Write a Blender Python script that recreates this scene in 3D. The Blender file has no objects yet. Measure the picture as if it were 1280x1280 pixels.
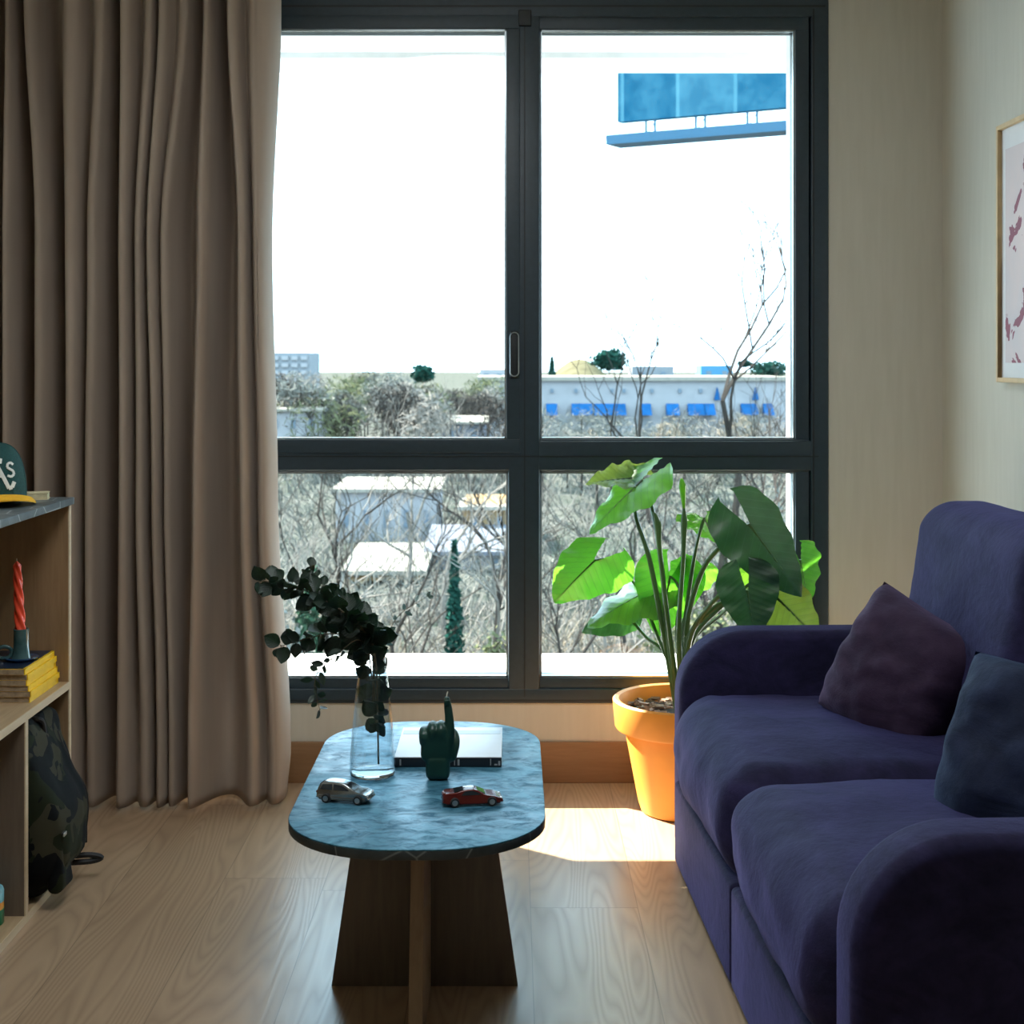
import bpy, bmesh, math, random
from mathutils import Vector, Matrix, noise
C = bpy.context.scene.collection
PI = math.pi
F, VX, VY, CH = 1867.0, 640.0, 450.0, 1.25      # focal length, horizon point and eye height measured on the photo
def at(px, py, Y): return Vector(((px-VX)*Y/F, Y, CH-(py-VY)*Y/F))
def ss(a, b, x):
    t = min(1, max(0, (x-a)/(b-a))); return t*t*(3-2*t)
def lerp(a, b, t): return a+(b-a)*t

# ------------------------------------------------------------------ materials
class N:
    def __init__(s, name):
        s.m = bpy.data.materials.new(name); s.m.use_nodes = True
        s.t = s.m.node_tree; s.t.nodes.clear(); s.out = s.t.nodes.new('ShaderNodeOutputMaterial')
    def n(s, typ, **k):
        nd = s.t.nodes.new('ShaderNode'+typ)
        for a, v in k.items():
            if a.startswith('i_'):
                key = a[2:]
                key = int(key) if key.isdigit() else key.replace('_', ' ')
                s.put(nd, key, v)
            else: setattr(nd, a, v)
        return nd
    def put(s, nd, key, v):
        if isinstance(v, bpy.types.NodeSocket): s.t.links.new(v, nd.inputs[key])
        else:
            try: nd.inputs[key].default_value = v
            except Exception: nd.inputs[key].default_value = tuple(v)+(1,)
    def math(s, op, a, b=0.0, c=0.0):
        nd = s.n('Math', operation=op); s.put(nd, 0, a); s.put(nd, 1, b); s.put(nd, 2, c); return nd.outputs[0]
    def pos(s, obj=True):
        nd = s.n('TexCoord'); return nd.outputs['Object']
    def wpos(s): return s.n('NewGeometry').outputs['Position']
    def map(s, v, scale=(1,1,1), rot=(0,0,0), loc=(0,0,0)):
        return s.n('Mapping', i_Vector=v, i_Scale=scale, i_Rotation=rot, i_Location=loc).outputs[0]
    def noise(s, v, scale, detail=3, rough=.5, dist=0.0):
        return s.n('TexNoise', i_Vector=v, i_Scale=scale, i_Detail=detail, i_Roughness=rough, i_Distortion=dist).outputs[0]
    def ramp(s, fac, stops, interp='LINEAR'):
        nd = s.n('ValToRGB'); s.put(nd, 0, fac); cr = nd.color_ramp; cr.interpolation = interp
        while len(cr.elements) < len(stops): cr.elements.new(.5)
        for e, (p, c) in zip(cr.elements, stops):
            e.position = p; e.color = (c[0], c[1], c[2], 1) if hasattr(c, '__len__') else (c, c, c, 1)
        return nd.outputs[0]
    def mix(s, fac, a, b, mode='MIX'):
        nd = s.n('MixRGB', blend_type=mode); s.put(nd, 0, fac); s.put(nd, 1, a); s.put(nd, 2, b); return nd.outputs[0]
    def sep(s, v): return s.n('SeparateXYZ', i_Vector=v).outputs
    def bump(s, h, strength=.3, dist=.002):
        return s.n('Bump', i_Height=h, i_Strength=strength, i_Distance=dist).outputs[0]
    def pbr(s, color, rough=.5, **k):
        nd = s.n('BsdfPrincipled'); s.put(nd, 'Base Color', color); s.put(nd, 'Roughness', rough)
        for a, v in k.items(): s.put(nd, a.replace('_', ' '), v)
        return nd.outputs[0]
    def done(s, sh): s.t.links.new(sh, s.out.inputs[0]); return s.m
M = {}
OUT = {'bark':.17,'twig_grey':.52,'twig_tan':.46,'ivy':.34,'olive_leaf':.36,'dark_leaf':.34,'grey_leaf':.42,'house_white':.46,'house_cream':.4,'house_tan':.42,'roof_grey':.36,'roof_cream':.30,'awning_blue':.42,'facade_grey':.45,'blue_metal':.5,'billboard_frame':.42,'pole_blue':.45,'dry_grass':.2}  # outdoor colour scales; grey foliage and twigs kept pale in place of haze
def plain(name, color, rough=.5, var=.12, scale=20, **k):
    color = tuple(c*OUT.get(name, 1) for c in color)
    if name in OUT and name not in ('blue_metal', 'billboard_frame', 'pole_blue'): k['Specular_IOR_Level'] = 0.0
    a = N(name); nz = a.noise(a.pos(), scale, 3)
    c2 = tuple(max(0, x*(1-var)) for x in color); c3 = tuple(min(1, x*(1+var)) for x in color)
    M[name] = a.done(a.pbr(a.ramp(nz, [(.3, c2), (.7, c3)]), rough, **k)); return M[name]
def wood(name, dark, light, axis='z', rough=.5, scale=1.0):
    a = N(name); st = {'x': (1.2,14,14), 'y': (14,1.2,14), 'z': (14,14,1.2)}[axis]
    v = a.map(a.pos(), tuple(x*scale for x in st)); g = a.noise(v, 2.2, 6, .65, .4)
    v2 = a.map(a.pos(), tuple(x*scale*5 for x in st)); g2 = a.noise(v2, 2.0, 3)
    col = a.mix(.25, a.ramp(g, [(.32, dark), (.68, light)]), a.ramp(g2, [(.35, dark), (.65, light)]))
    M[name] = a.done(a.pbr(col, rough, Normal=a.bump(g2, .15, .001))); return M[name]

def mk_floor():
    a = N('floor_oak'); p = a.wpos(); x, y, z = a.sep(p)
    W = .245
    xs = a.math('DIVIDE', a.math('ADD', x, .939+W*20), W); idx = a.math('FLOOR', xs); fr = a.math('FRACT', xs)
    rnd = a.n('TexWhiteNoise', noise_dimensions='1D', i_W=idx).outputs[0]
    ys = a.math('DIVIDE', a.math('ADD', y, a.math('MULTIPLY', rnd, 1.9)), 2.1); iy = a.math('FLOOR', ys); fy = a.math('FRACT', ys)
    rnd2 = a.n('TexWhiteNoise', noise_dimensions='2D', i_Vector=a.n('CombineXYZ', i_X=idx, i_Y=iy).outputs[0]).outputs[0]
    vec = a.n('CombineXYZ', i_X=a.math('MULTIPLY', x, 5.0), i_Y=a.math('MULTIPLY', y, .5), i_Z=a.math('MULTIPLY', rnd2, 40)).outputs[0]
    n1 = a.noise(vec, 1.0, 2, .45, .25)
    rings = a.math('FRACT', a.math('MULTIPLY', n1, 36))
    ring = a.math('ABSOLUTE', a.math('SUBTRACT', a.math('MULTIPLY', rings, 2), 1))
    vec2 = a.n('CombineXYZ', i_X=a.math('MULTIPLY', x, 70), i_Y=a.math('MULTIPLY', y, 1.6), i_Z=rnd2).outputs[0]
    n2 = a.noise(vec2, 1.6, 4, .6)
    big = a.noise(a.map(p, (2.5, 1.0, 1)), 1.3, 3)
    col = a.ramp(ring, [(.0, (.29,.18,.10)), (.45, (.43,.29,.172)), (1, (.53,.37,.232))])
    col = a.mix(.15, col, a.ramp(n2, [(.3, (.27,.17,.10)), (.7, (.48,.34,.21))]))
    col = a.mix(.38, col, a.ramp(rnd2, [(0, (.21,.135,.085)), (1, (.48,.35,.23))]))
    col = a.mix(.3, col, a.ramp(big, [(.35, (.27,.17,.10)), (.65, (.46,.33,.21))]))
    e1 = a.math('LESS_THAN', fr, .009); e2 = a.math('LESS_THAN', fy, .0014)
    edge = a.math('MAXIMUM', e1, e2)
    col = a.mix(a.math('MULTIPLY', edge, .55), col, (.10,.06,.03))
    h = a.math('MULTIPLY', ring, .8)
    rgh = a.ramp(ring, [(0, .36), (1, .31)])
    M['floor'] = a.done(a.pbr(col, rgh, Normal=a.bump(h, .10, .0012), Specular_IOR_Level=.75))
mk_floor()

def mk_wall():
    a = N('wall_paint'); p = a.wpos(); n1 = a.noise(a.map(p, (60, 60, 6)), 1, 3); n2 = a.noise(p, 1.5, 2)
    col = a.ramp(n1, [(.3, (.565,.54,.455)), (.7, (.60,.575,.49))])
    M['wall'] = a.done(a.pbr(col, .75, Normal=a.bump(n1, .05, .001)))
mk_wall()
def mk_velvet(name, c1, c2, sheen, tint, metal=0):
    a = N(name); p = a.pos(); n1 = a.noise(a.map(p, (3, 3, 5)), 2.2, 5, .6, .8); n2 = a.noise(p, 350, 2); n3 = a.noise(p, 38, 4, .6)
    col = a.ramp(n1, [(.34, c1), (.66, c2)])
    col = a.mix(.22, col, a.ramp(n3, [(.35, c1), (.65, c2)]))
    h = a.math('ADD', a.math('MULTIPLY', n1, 2.0), a.math('ADD', n3, a.math('MULTIPLY', n2, .25)))
    M[name] = a.done(a.pbr(col, .8, Sheen_Weight=sheen, Sheen_Roughness=.42, Sheen_Tint=tint, Specular_IOR_Level=.2, Normal=a.bump(h, .28, .006)))
mk_velvet('velvet', (.008,.007,.026), (.026,.022,.075), .30, (.30,.30,.82))
mk_velvet('velvet_plum', (.022,.012,.030), (.050,.029,.062), .26, (.52,.36,.66))
mk_velvet('velvet_navy', (.006,.010,.027), (.016,.024,.060), .22, (.25,.38,.70))
def mk_curtain():
    a = N('curtain_cloth'); p = a.pos(); n1 = a.noise(p, 400, 2); n2 = a.noise(a.map(p, (4,4,.6)), 3, 3)
    col = a.ramp(n2, [(.3, (.37,.295,.235)), (.7, (.43,.35,.283))])
    d = a.pbr(col, .85, Sheen_Weight=.12, Specular_IOR_Level=.15, Normal=a.bump(n1, .1, .0006))
    tr = a.n('BsdfTranslucent', i_Color=(.45,.36,.28,1)).outputs[0]
    mx = a.n('MixShader', i_Fac=.07); a.t.links.new(d, mx.inputs[1]); a.t.links.new(tr, mx.inputs[2])
    M['curtain'] = a.done(mx.outputs[0])
mk_curtain()
def mk_stone():
    a = N('sky_tinted_stone'); p = a.pos(); n1 = a.noise(p, 7, 6, .65, 1.2); n2 = a.noise(a.map(p, (1,1.6,1)), 22, 5, .7, .6)
    v = a.n('TexVoronoi', feature='DISTANCE_TO_EDGE', i_Vector=a.mix(.12, p, a.n('TexNoise', i_Vector=p, i_Scale=9.0).outputs[1]), i_Scale=5.5).outputs[0]
    col = a.ramp(n1, [(.3, (.018,.085,.135)), (.52, (.045,.165,.25)), (.70, (.12,.31,.42))])  # sky reflection on the dark stone is put into this blue
    col = a.mix(.45, col, a.ramp(n2, [(.38, (.006,.045,.08)), (.60, (.10,.31,.43))]))  # smudges colour in the uneven reflection
    vein = a.ramp(v, [(0, .12), (.018, 0)])
    col = a.mix(vein, col, (.35,.55,.62))
    M['stone'] = a.done(a.pbr(col, a.ramp(n1, [(.3, .28), (.7, .55)]), Metallic=.25, Specular_IOR_Level=a.ramp(n2, [(.38, .02), (.62, .55)]), Normal=a.bump(n2, .08, .002)))
    b = N('dark_stone_edge'); q = b.pos(); w = b.n('TexVoronoi', feature='DISTANCE_TO_EDGE', i_Vector=q, i_Scale=9.0).outputs[0]
    col = b.mix(b.ramp(w, [(0, .5), (.02, 0)]), b.ramp(b.noise(q, 25, 4), [(.3, (.02,.03,.035)), (.7, (.05,.065,.07))]), (.35,.4,.4))
    M['stone_edge'] = b.done(b.pbr(col, .4))
    b = N('slate_marble'); q = b.pos(); w = b.n('TexVoronoi', feature='DISTANCE_TO_EDGE', i_Vector=q, i_Scale=7.0).outputs[0]
    col = b.mix(b.ramp(w, [(0, .7), (.02, 0)]), b.ramp(b.noise(q, 25, 4), [(.3, (.055,.075,.085)), (.7, (.13,.165,.18))]), (.6,.65,.66))
    M['slate'] = b.done(b.pbr(col, .38))
mk_stone()
wood('oak', (.24,.145,.07), (.36,.235,.125), 'z')
wood('oak_pale', (.50,.39,.25), (.62,.50,.34), 'y')
wood('oak_board', (.36,.24,.13), (.50,.36,.21), 'y')
wood('walnut', (.12,.092,.07), (.18,.14,.105), 'z')
wood('oak_edge', (.26,.17,.10), (.37,.25,.15), 'z')
wood('skirting', (.22,.115,.05), (.31,.175,.085), 'x')
plain('ceiling', (.72,.70,.66), .8)
plain('frame_metal', (.024,.043,.058), .42, .08, 60)
plain('frame_groove', (.012,.017,.02), .5)
plain('bead', (.42,.48,.50), .25, Metallic=.6)
plain('handle_rim', (.45,.5,.52), .3, Metallic=.7)
plain('outside_white', (.80,.79,.77), .7, .04)
plain('terracotta', (.78,.30,.035), .55, .06, 12)
plain('soil', (.06,.04,.03), .9, .5, 60)
plain('bark_chip', (.30,.19,.12), .8, .5, 45)
plain('candle_green', (.005,.042,.030), .42, .2, 30)
plain('wick', (.75,.72,.60), .8)
plain('candle_red', (.90,.085,.035), .35, .1, Subsurface_Weight=.15, Subsurface_Radius=(.01,.003,.002))
plain('white_paper', (.66,.70,.74), .35, .03)
plain('grey_paper', (.42,.48,.53), .35, .03)
plain('spine_dark', (.012,.016,.022), .4)
plain('spine_mark', (.35,.37,.38), .5)
plain('pages', (.36,.27,.17), .8, .3, 80)
plain('pages_cream', (.66,.58,.36), .8, .12, 80)
plain('yellow_cover', (.92,.58,.002), .4, .08, 30)
plain('navy_cover', (.01,.02,.045), .35)
plain('cap_green', (.004,.055,.052), .8, .25, 200)
plain('cap_yellow', (.80,.42,.012), .75, .1, 120)
plain('thread_white', (.72,.74,.70), .8)
plain('silver_paint', (.34,.36,.36), .2, .05, Metallic=.85)
plain('dark_silver', (.11,.10,.09), .3, .1, Metallic=.5)
plain('red_paint', (.10,.010,.008), .22, .1)
plain('tyre', (.012,.012,.013), .6)
plain('hub', (.45,.46,.47), .3, Metallic=.8)
plain('car_glass', (.015,.02,.025), .08)
plain('lamp_clear', (.6,.62,.62), .15)
plain('black_web', (.012,.013,.015), .6)
plain('zip_metal', (.5,.5,.48), .3, Metallic=.8)
plain('euc_stem', (.09,.07,.035), .6)
plain('frame_gold', (.68,.50,.27), .45)
plain('mat_white', (.74,.74,.74), .6, .02)
plain('billboard_frame', (.012,.16,.30), .5)
plain('pole_blue', (.02,.20,.36), .5)
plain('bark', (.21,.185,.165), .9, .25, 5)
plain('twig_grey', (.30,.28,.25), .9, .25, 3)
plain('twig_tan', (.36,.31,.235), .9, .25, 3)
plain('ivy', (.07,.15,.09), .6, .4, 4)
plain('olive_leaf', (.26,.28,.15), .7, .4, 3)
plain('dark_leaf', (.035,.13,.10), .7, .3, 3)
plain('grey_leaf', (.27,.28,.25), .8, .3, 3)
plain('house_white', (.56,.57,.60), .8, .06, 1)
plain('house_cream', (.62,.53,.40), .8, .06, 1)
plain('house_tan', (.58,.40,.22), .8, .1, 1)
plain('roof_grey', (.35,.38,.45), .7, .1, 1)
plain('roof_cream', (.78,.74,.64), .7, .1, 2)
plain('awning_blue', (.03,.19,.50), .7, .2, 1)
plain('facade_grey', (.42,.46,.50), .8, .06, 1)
plain('win_dark', (.10,.14,.18), .3)
plain('blue_metal', (.06,.33,.58), .5)
plain('can_green', (.01,.20,.09), .3)
plain('can_blue', (.22,.55,.65), .3)
plain('can_orange', (.80,.32,.02), .3)
def mk_bill():
    a = N('billboard_panel'); p = a.pos(); x, y, z = a.sep(p)
    st = a.n('TexWhiteNoise', noise_dimensions='1D', i_W=a.math('FLOOR', a.math('ADD', a.math('MULTIPLY', x, .72), 100.17))).outputs[0]
    n1 = a.noise(a.map(p, (1,1,1)), 1.5, 5, .65)
    col = a.ramp(n1, [(.40, (.004,.055,.095)), (.60, (.055,.16,.20))])
    col = a.mix(.6, col, a.ramp(st, [(0, (.006,.075,.135)), (1, (.075,.19,.24))]))
    sm = a.math('LESS_THAN', a.math('FRACT', a.math('ADD', a.math('MULTIPLY', x, .72), 100.17)), .06)
    col = a.mix(a.math('MULTIPLY', sm, .5), col, (.10,.24,.28))
    M['billboard'] = a.done(a.pbr(col, .9, Specular_IOR_Level=.1))
mk_bill()
def mk_ground():
    a = N('scrub_ground'); p = a.wpos(); n1 = a.noise(p, .35, 6, .65); n2 = a.noise(p, 2.5, 5, .7)
    col = a.mix(.5, a.ramp(n1, [(.35, (.026,.042,.030)), (.5, (.07,.075,.066)), (.65, (.13,.125,.115))]), a.ramp(n2, [(.35, (.016,.026,.020)), (.65, (.10,.098,.088))]))
    M['ground'] = a.done(a.pbr(col, 1.0, Specular_IOR_Level=0.0))
mk_ground()
def mk_glass():
    a = N('window_glass'); fr = a.math('ADD', a.math('MULTIPLY', a.math('POWER', a.n('LayerWeight', i_Blend=.5).outputs['Facing'], 4.0), .5), .03)
    t = a.n('BsdfTransparent', i_Color=(.97,.985,.985,1)).outputs[0]; g = a.n('BsdfGlossy', i_Roughness=.02).outputs[0]
    mx = a.n('MixShader', i_Fac=fr); a.t.links.new(t, mx.inputs[1]); a.t.links.new(g, mx.inputs[2]); M['pane'] = a.done(mx.outputs[0])
    a = N('vase_glass'); lw = a.n('LayerWeight', i_Blend=.32).outputs['Facing']
    t = a.n('BsdfTransparent', i_Color=(.93,.97,.985,1)).outputs[0]; g = a.n('BsdfGlossy', i_Roughness=.03, i_Color=(.85,.94,1,1)).outputs[0]
    mx = a.n('MixShader', i_Fac=a.math('ADD', a.math('MULTIPLY', a.math('POWER', lw, 2.2), .75), .05)); a.t.links.new(t, mx.inputs[1]); a.t.links.new(g, mx.inputs[2]); M['vase'] = a.done(mx.outputs[0])
    a = N('glass_foot'); M['vase_foot'] = a.done(a.pbr((.85,.93,.97), .03, Transmission_Weight=1.0, IOR=1.45))
    a = N('glazed_holder'); n1 = a.noise(a.pos(), 30, 3)
    M['holder'] = a.done(a.pbr(a.ramp(n1, [(.3, (.03,.085,.09)), (.7, (.07,.15,.15))]), .12, Coat_Weight=.6))
    a = N('blue_glaze'); M['saucer'] = a.done(a.pbr((.015,.05,.12), .12, Coat_Weight=.5))
mk_glass()
def mk_leaf(name, dark, light, tl, mixf, rough=.33, coat=.8):
    a = N(name); uv = a.n('TexCoord').outputs['UV']; u, v, w = a.sep(uv)
    av = a.math('ABSOLUTE', a.math('SUBTRACT', v, .5))
    k = a.math('SUBTRACT', u, a.math('MULTIPLY', av, .75))
    fr = a.math('ABSOLUTE', a.math('SUBTRACT', a.math('FRACT', a.math('MULTIPLY', k, 8)), .5))
    vein = a.math('MAXIMUM', a.math('LESS_THAN', fr, .05), a.math('LESS_THAN', av, .018))
    n1 = a.noise(uv, 5, 4)
    col = a.ramp(n1, [(.3, dark), (.7, light)])
    col = a.mix(a.math('MULTIPLY', vein, .35), col, tuple(min(1, c*1.9+.03) for c in light))
    bmp = a.bump(fr, .25, .005)
    d = a.pbr(col, rough, Specular_IOR_Level=.6, Normal=bmp, Coat_Weight=coat, Coat_Roughness=.25, Coat_IOR=1.6)
    tc = a.mix(a.math('MULTIPLY', vein, .6), tl, tuple(c*.35 for c in tl))
    tr = a.n('BsdfTranslucent', i_Color=tc, i_Normal=bmp).outputs[0]
    mx = a.n('MixShader', i_Fac=mixf); a.t.links.new(d, mx.inputs[1]); a.t.links.new(tr, mx.inputs[2]); M[name] = a.done(mx.outputs[0])
mk_leaf('leaf', (.012,.075,.022), (.030,.14,.030), (.15,.52,.03), .42)
mk_leaf('leaf_dark', (.010,.045,.028), (.025,.085,.045), (.08,.30,.05), .15, .38)
mk_leaf('leaf_olive', (.05,.10,.02), (.11,.19,.045), (.38,.58,.08), .42, .4)
mk_leaf('leaf_new', (.05,.18,.02), (.10,.28,.03), (.42,.80,.05), .55, .4)
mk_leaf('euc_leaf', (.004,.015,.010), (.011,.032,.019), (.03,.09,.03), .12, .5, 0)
mk_leaf('euc_pale', (.10,.17,.17), (.18,.27,.27), (.20,.32,.26), .25, .5)
plain('petiole', (.055,.13,.035), .35, .3, 8)
def mk_camo():
    a = N('camo_cloth'); p = a.pos()
    n1 = a.noise(p, 11, 2, .45, .6); n2 = a.noise(a.map(p, loc=(3,5,1)), 13, 2, .45, .6); n3 = a.noise(a.map(p, loc=(9,2,7)), 10, 2, .45, .6)
    c = a.mix(a.math('GREATER_THAN', n1, .53), (.060,.058,.034), (.006,.008,.010))
    c = a.mix(a.math('GREATER_THAN', n2, .56), c, (.020,.027,.012))
    c = a.mix(a.math('GREATER_THAN', n3, .54), c, (.004,.006,.008))
    M['camo'] = a.done(a.pbr(a.mix(.35, c, (0,0,0)), .8, Specular_IOR_Level=.15, Normal=a.bump(a.noise(p, 500, 2), .2, .0006)))
mk_camo()
def mk_print():
    a = N('art_print'); p = a.pos(); n1 = a.noise(p, 5, 3, .5, .5); n2 = a.noise(a.map(p, loc=(2,4,1)), 9, 4, .6, .8)
    c = a.ramp(n1, [(.3, (.74,.60,.58)), (.7, (.62,.56,.57))])
    c = a.mix(a.math('GREATER_THAN', n2, .57), c, (.26,.05,.085))
    M['print'] = a.done(a.pbr(c, .5))
mk_print()

# ------------------------------------------------------------------ geometry helpers
RM = {}
class MB:
    def __init__(s): s.v = []; s.f = []; s.uv = None
    def add(s, vs, fs):
        o = len(s.v); s.v += [Vector(x) for x in vs]; s.f += [tuple(i+o for i in f) for f in fs]; return s
    def box(s, lo, hi, r=0.0, n=4, mat=None, deform=None):
        lo = Vector(lo); hi = Vector(hi); c = (lo+hi)/2; h = (hi-lo)/2
        if r <= 0:
            vs = [(lo if i&1 == 0 else hi)[0] for i in range(8)]
            vs = [Vector(((hi if i&1 else lo)[0], (hi if i&2 else lo)[1], (hi if i&4 else lo)[2])) for i in range(8)]
            fs = [(0,2,3,1),(4,5,7,6),(0,1,5,4),(2,6,7,3),(0,4,6,2),(1,3,7,5)]
        else:
            r = min(r, min(h)*.999); key = {}; vs = []; fs = []
            ts = []
            for a in range(3):
                arr = [-1+2*i/n for i in range(n+1)]
                inner = 1-r/h[a]
                e = max(2, n//4)
                left = [-1+(1-inner)*(i/e) for i in range(e)]
                m = max(1, n-2*e); mid = [-inner+2*inner*i/m for i in range(m+1)]
                ts.append(left+mid+[-x for x in reversed(left)])
            def vid(p):
                k = tuple(round(x, 5) for x in p)
                if k not in key:
                    q = Vector([p[i]*h[i] for i in range(3)])
                    iq = Vector([max(-(h[i]-r), min(h[i]-r, q[i])) for i in range(3)])
                    d = q-iq
                    # spherical remap so rings are even
                    if d.length > 1e-9:
                        dd = Vector([math.tan(min(1, abs(x)/r)*PI/4)*(1 if x > 0 else -1) for x in d])
                        q = iq+dd.normalized()*r if dd.length > 1e-9 else q
                    key[k] = len(vs); vs.append(q+c)
                return key[k]
            for ax in range(3):
                b, d = (ax+1) % 3, (ax+2) % 3
                for sg in (-1, 1):
                    for i in range(len(ts[b])-1):
                        for j in range(len(ts[d])-1):
                            q = []
                            for (ii, jj) in ((i,j),(i+1,j),(i+1,j+1),(i,j+1)):
                                p = [0,0,0]; p[ax] = sg; p[b] = ts[b][ii]; p[d] = ts[d][jj]; q.append(vid(p))
                            if sg < 0: q.reverse()
                            if len(set(q)) == 4: fs.append(tuple(q))
        if deform: vs = [deform(x) for x in vs]
        if mat: vs = [mat@x for x in vs]
        return s.add(vs, fs)
    def grid(s, rows, closed=False):
        nr = len(rows); nc = len(rows[0]); fs = []
        for i in range(nr-1):
            for j in range(nc if closed else nc-1):
                k = (j+1) % nc; fs.append((i*nc+j, i*nc+k, (i+1)*nc+k, (i+1)*nc+j))
        return s.add([p for r in rows for p in r], fs)
    def tube(s, pts, r, k=6, caps=True):
        pts = [Vector(p) for p in pts]; n = len(pts); rows = []
        if not hasattr(r, '__len__'): r = [r]*n
        up = None
        for i in range(n):
            d = (pts[min(i+1, n-1)]-pts[max(i-1, 0)])
            d = d.normalized() if d.length > 1e-9 else Vector((0,0,1))
            if up is None: up = d.orthogonal().normalized()
            else:
                up = up-d*up.dot(d); up = up.normalized() if up.length > 1e-6 else d.orthogonal().normalized()
            w = d.cross(up)
            rows.append([pts[i]+(up*math.cos(2*PI*j/k)+w*math.sin(2*PI*j/k))*r[i] for j in range(k)])
        o = len(s.v); s.grid(rows, True)
        if caps: s.f.append(tuple(o+j for j in reversed(range(k)))); s.f.append(tuple(o+(n-1)*k+j for j in range(k)))
        return s
    def lathe(s, prof, c=(0,0,0), k=32, capb=True, capt=True, fn=None):
        c = Vector(c); rows = []
        for (r, z) in prof:
            rows.append([c+Vector((r*math.cos(2*PI*j/k), r*math.sin(2*PI*j/k), z)) for j in range(k)])
        o = len(s.v); s.grid(rows, True)
        if capb: s.f.append(tuple(o+j for j in reversed(range(k))))
        if capt: s.f.append(tuple(o+(len(prof)-1)*k+j for j in range(k)))
        return s
    def slab(s, outline, t0, t1, r, to3, seg=4, wfn=None):
        # outline: ccw 2-D points; slab between t0 and t1 with edges rounded by r
        n = len(outline); P = [Vector(p) for p in outline]; nor = []
        for i in range(n):
            d = (P[(i+1) % n]-P[i-1]).normalized(); nor.append(Vector((d.y, -d.x)))
        rings = []
        for side in (0, 1):
            for q in range(seg+1):
                a = PI/2*q/seg
                if side == 0: ins, t = r*(1-math.sin(a)), t0+r*(1-math.cos(a))
                else: ins, t = r*(1-math.cos(a)), t1-r*(1-math.sin(a))
                rings.append([to3(P[i]-nor[i]*ins, t) for i in range(n)])
        o = len(s.v); s.grid(rings, True); nr = len(rings)
        s.f.append(tuple(o+j for j in reversed(range(n)))); s.f.append(tuple(o+(nr-1)*n+j for j in range(n)))
        return s
    def ball(s, c, r, k=10):
        c = Vector(c); r = Vector((r,r,r)) if not hasattr(r, '__len__') else Vector(r)
        rows = []
        for i in range(k//2+1):
            a = -PI/2+PI*i/(k//2); rr = max(math.cos(a), .001)
            rows.append([c+Vector((r.x*rr*math.cos(2*PI*j/k), r.y*rr*math.sin(2*PI*j/k), r.z*math.sin(a))) for j in range(k)])
        s.grid(rows, True); return s
    def build(s, name, mat, parent=None, smooth=True, angle=40, origin=None, rot=None):
        me = bpy.data.meshes.new(name)
        if parent is not None: Mx = RM[parent]
        else:
            if origin is None:
                xs = [v.x for v in s.v]; ys = [v.y for v in s.v]; zs = [v.z for v in s.v]
                origin = Vector(((min(xs)+max(xs))/2, (min(ys)+max(ys))/2, min(zs)))
            Mx = Matrix.Translation(origin) @ (Matrix.Rotation(rot, 4, 'Z') if rot else Matrix())
        inv = Mx.inverted()
        me.from_pydata([inv@v for v in s.v], [], s.f)
        if s.uv:
            l = me.uv_layers.new(name='UVMap')
            for lp in me.loops: l.data[lp.index].uv = s.uv[lp.vertex_index]
        bm = bmesh.new(); bm.from_mesh(me)
        bmesh.ops.remove_doubles(bm, verts=bm.verts, dist=1e-5)
        if not s.uv: bmesh.ops.recalc_face_normals(bm, faces=bm.faces)
        bm.to_mesh(me); bm.free()
        me.materials.append(M[mat] if isinstance(mat, str) else mat)
        if smooth:
            me.shade_smooth(); me.set_sharp_from_angle(angle=math.radians(angle))
        o = bpy.data.objects.new(name, me); C.objects.link(o)
        if parent is not None: o.parent = parent; RM[o] = Mx
        else: o.matrix_world = Mx; RM[o] = Mx
        return o
def thing(name, label, cat, loc=(0,0,0), rz=0, group=None):
    o = bpy.data.objects.new(name, None); C.objects.link(o); o.empty_display_size = .05
    o.location = loc; o.rotation_euler = (0,0,rz); RM[o] = Matrix.Translation(Vector(loc)) @ Matrix.Rotation(rz, 4, 'Z')
    return tag(o, label, cat, group)
def tag(o, label, cat, group=None):
    o['label'] = label; o['category'] = cat
    if group: o['group'] = group
    return o
def struct(o, label=None, cat=None):
    o['kind'] = 'structure'
    if label: o['label'] = label; o['category'] = cat
    return o
def rrect(x0, y0, x1, y1, radii, seg=10):
    # ccw rounded rectangle, radii for corners (x1,y0),(x1,y1),(x0,y1),(x0,y0)
    out = []
    for (cx, cy, a0, r) in ((x1, y0, -PI/2, radii[0]), (x1, y1, 0, radii[1]), (x0, y1, PI/2, radii[2]), (x0, y0, PI, radii[3])):
        sx = 1 if cx == x1 else -1; sy = 1 if cy == y1 else -1
        for i in range(seg+1):
            a = a0+PI/2*i/seg; out.append((cx-sx*r+r*math.cos(a), cy-sy*r+r*math.sin(a)))
    return out
def catmull(pts, n=6):
    pts = [Vector(p) for p in pts]; out = []
    for i in range(len(pts)-1):
        p0 = pts[max(i-1,0)]; p1 = pts[i]; p2 = pts[i+1]; p3 = pts[min(i+2, len(pts)-1)]
        for k in range(n):
            t = k/n
            out.append(.5*((2*p1)+(p2-p0)*t+(2*p0-5*p1+4*p2-p3)*t*t+(3*p1-p0-3*p2+p3)*t**3))
    out.append(pts[-1]); return out

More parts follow.
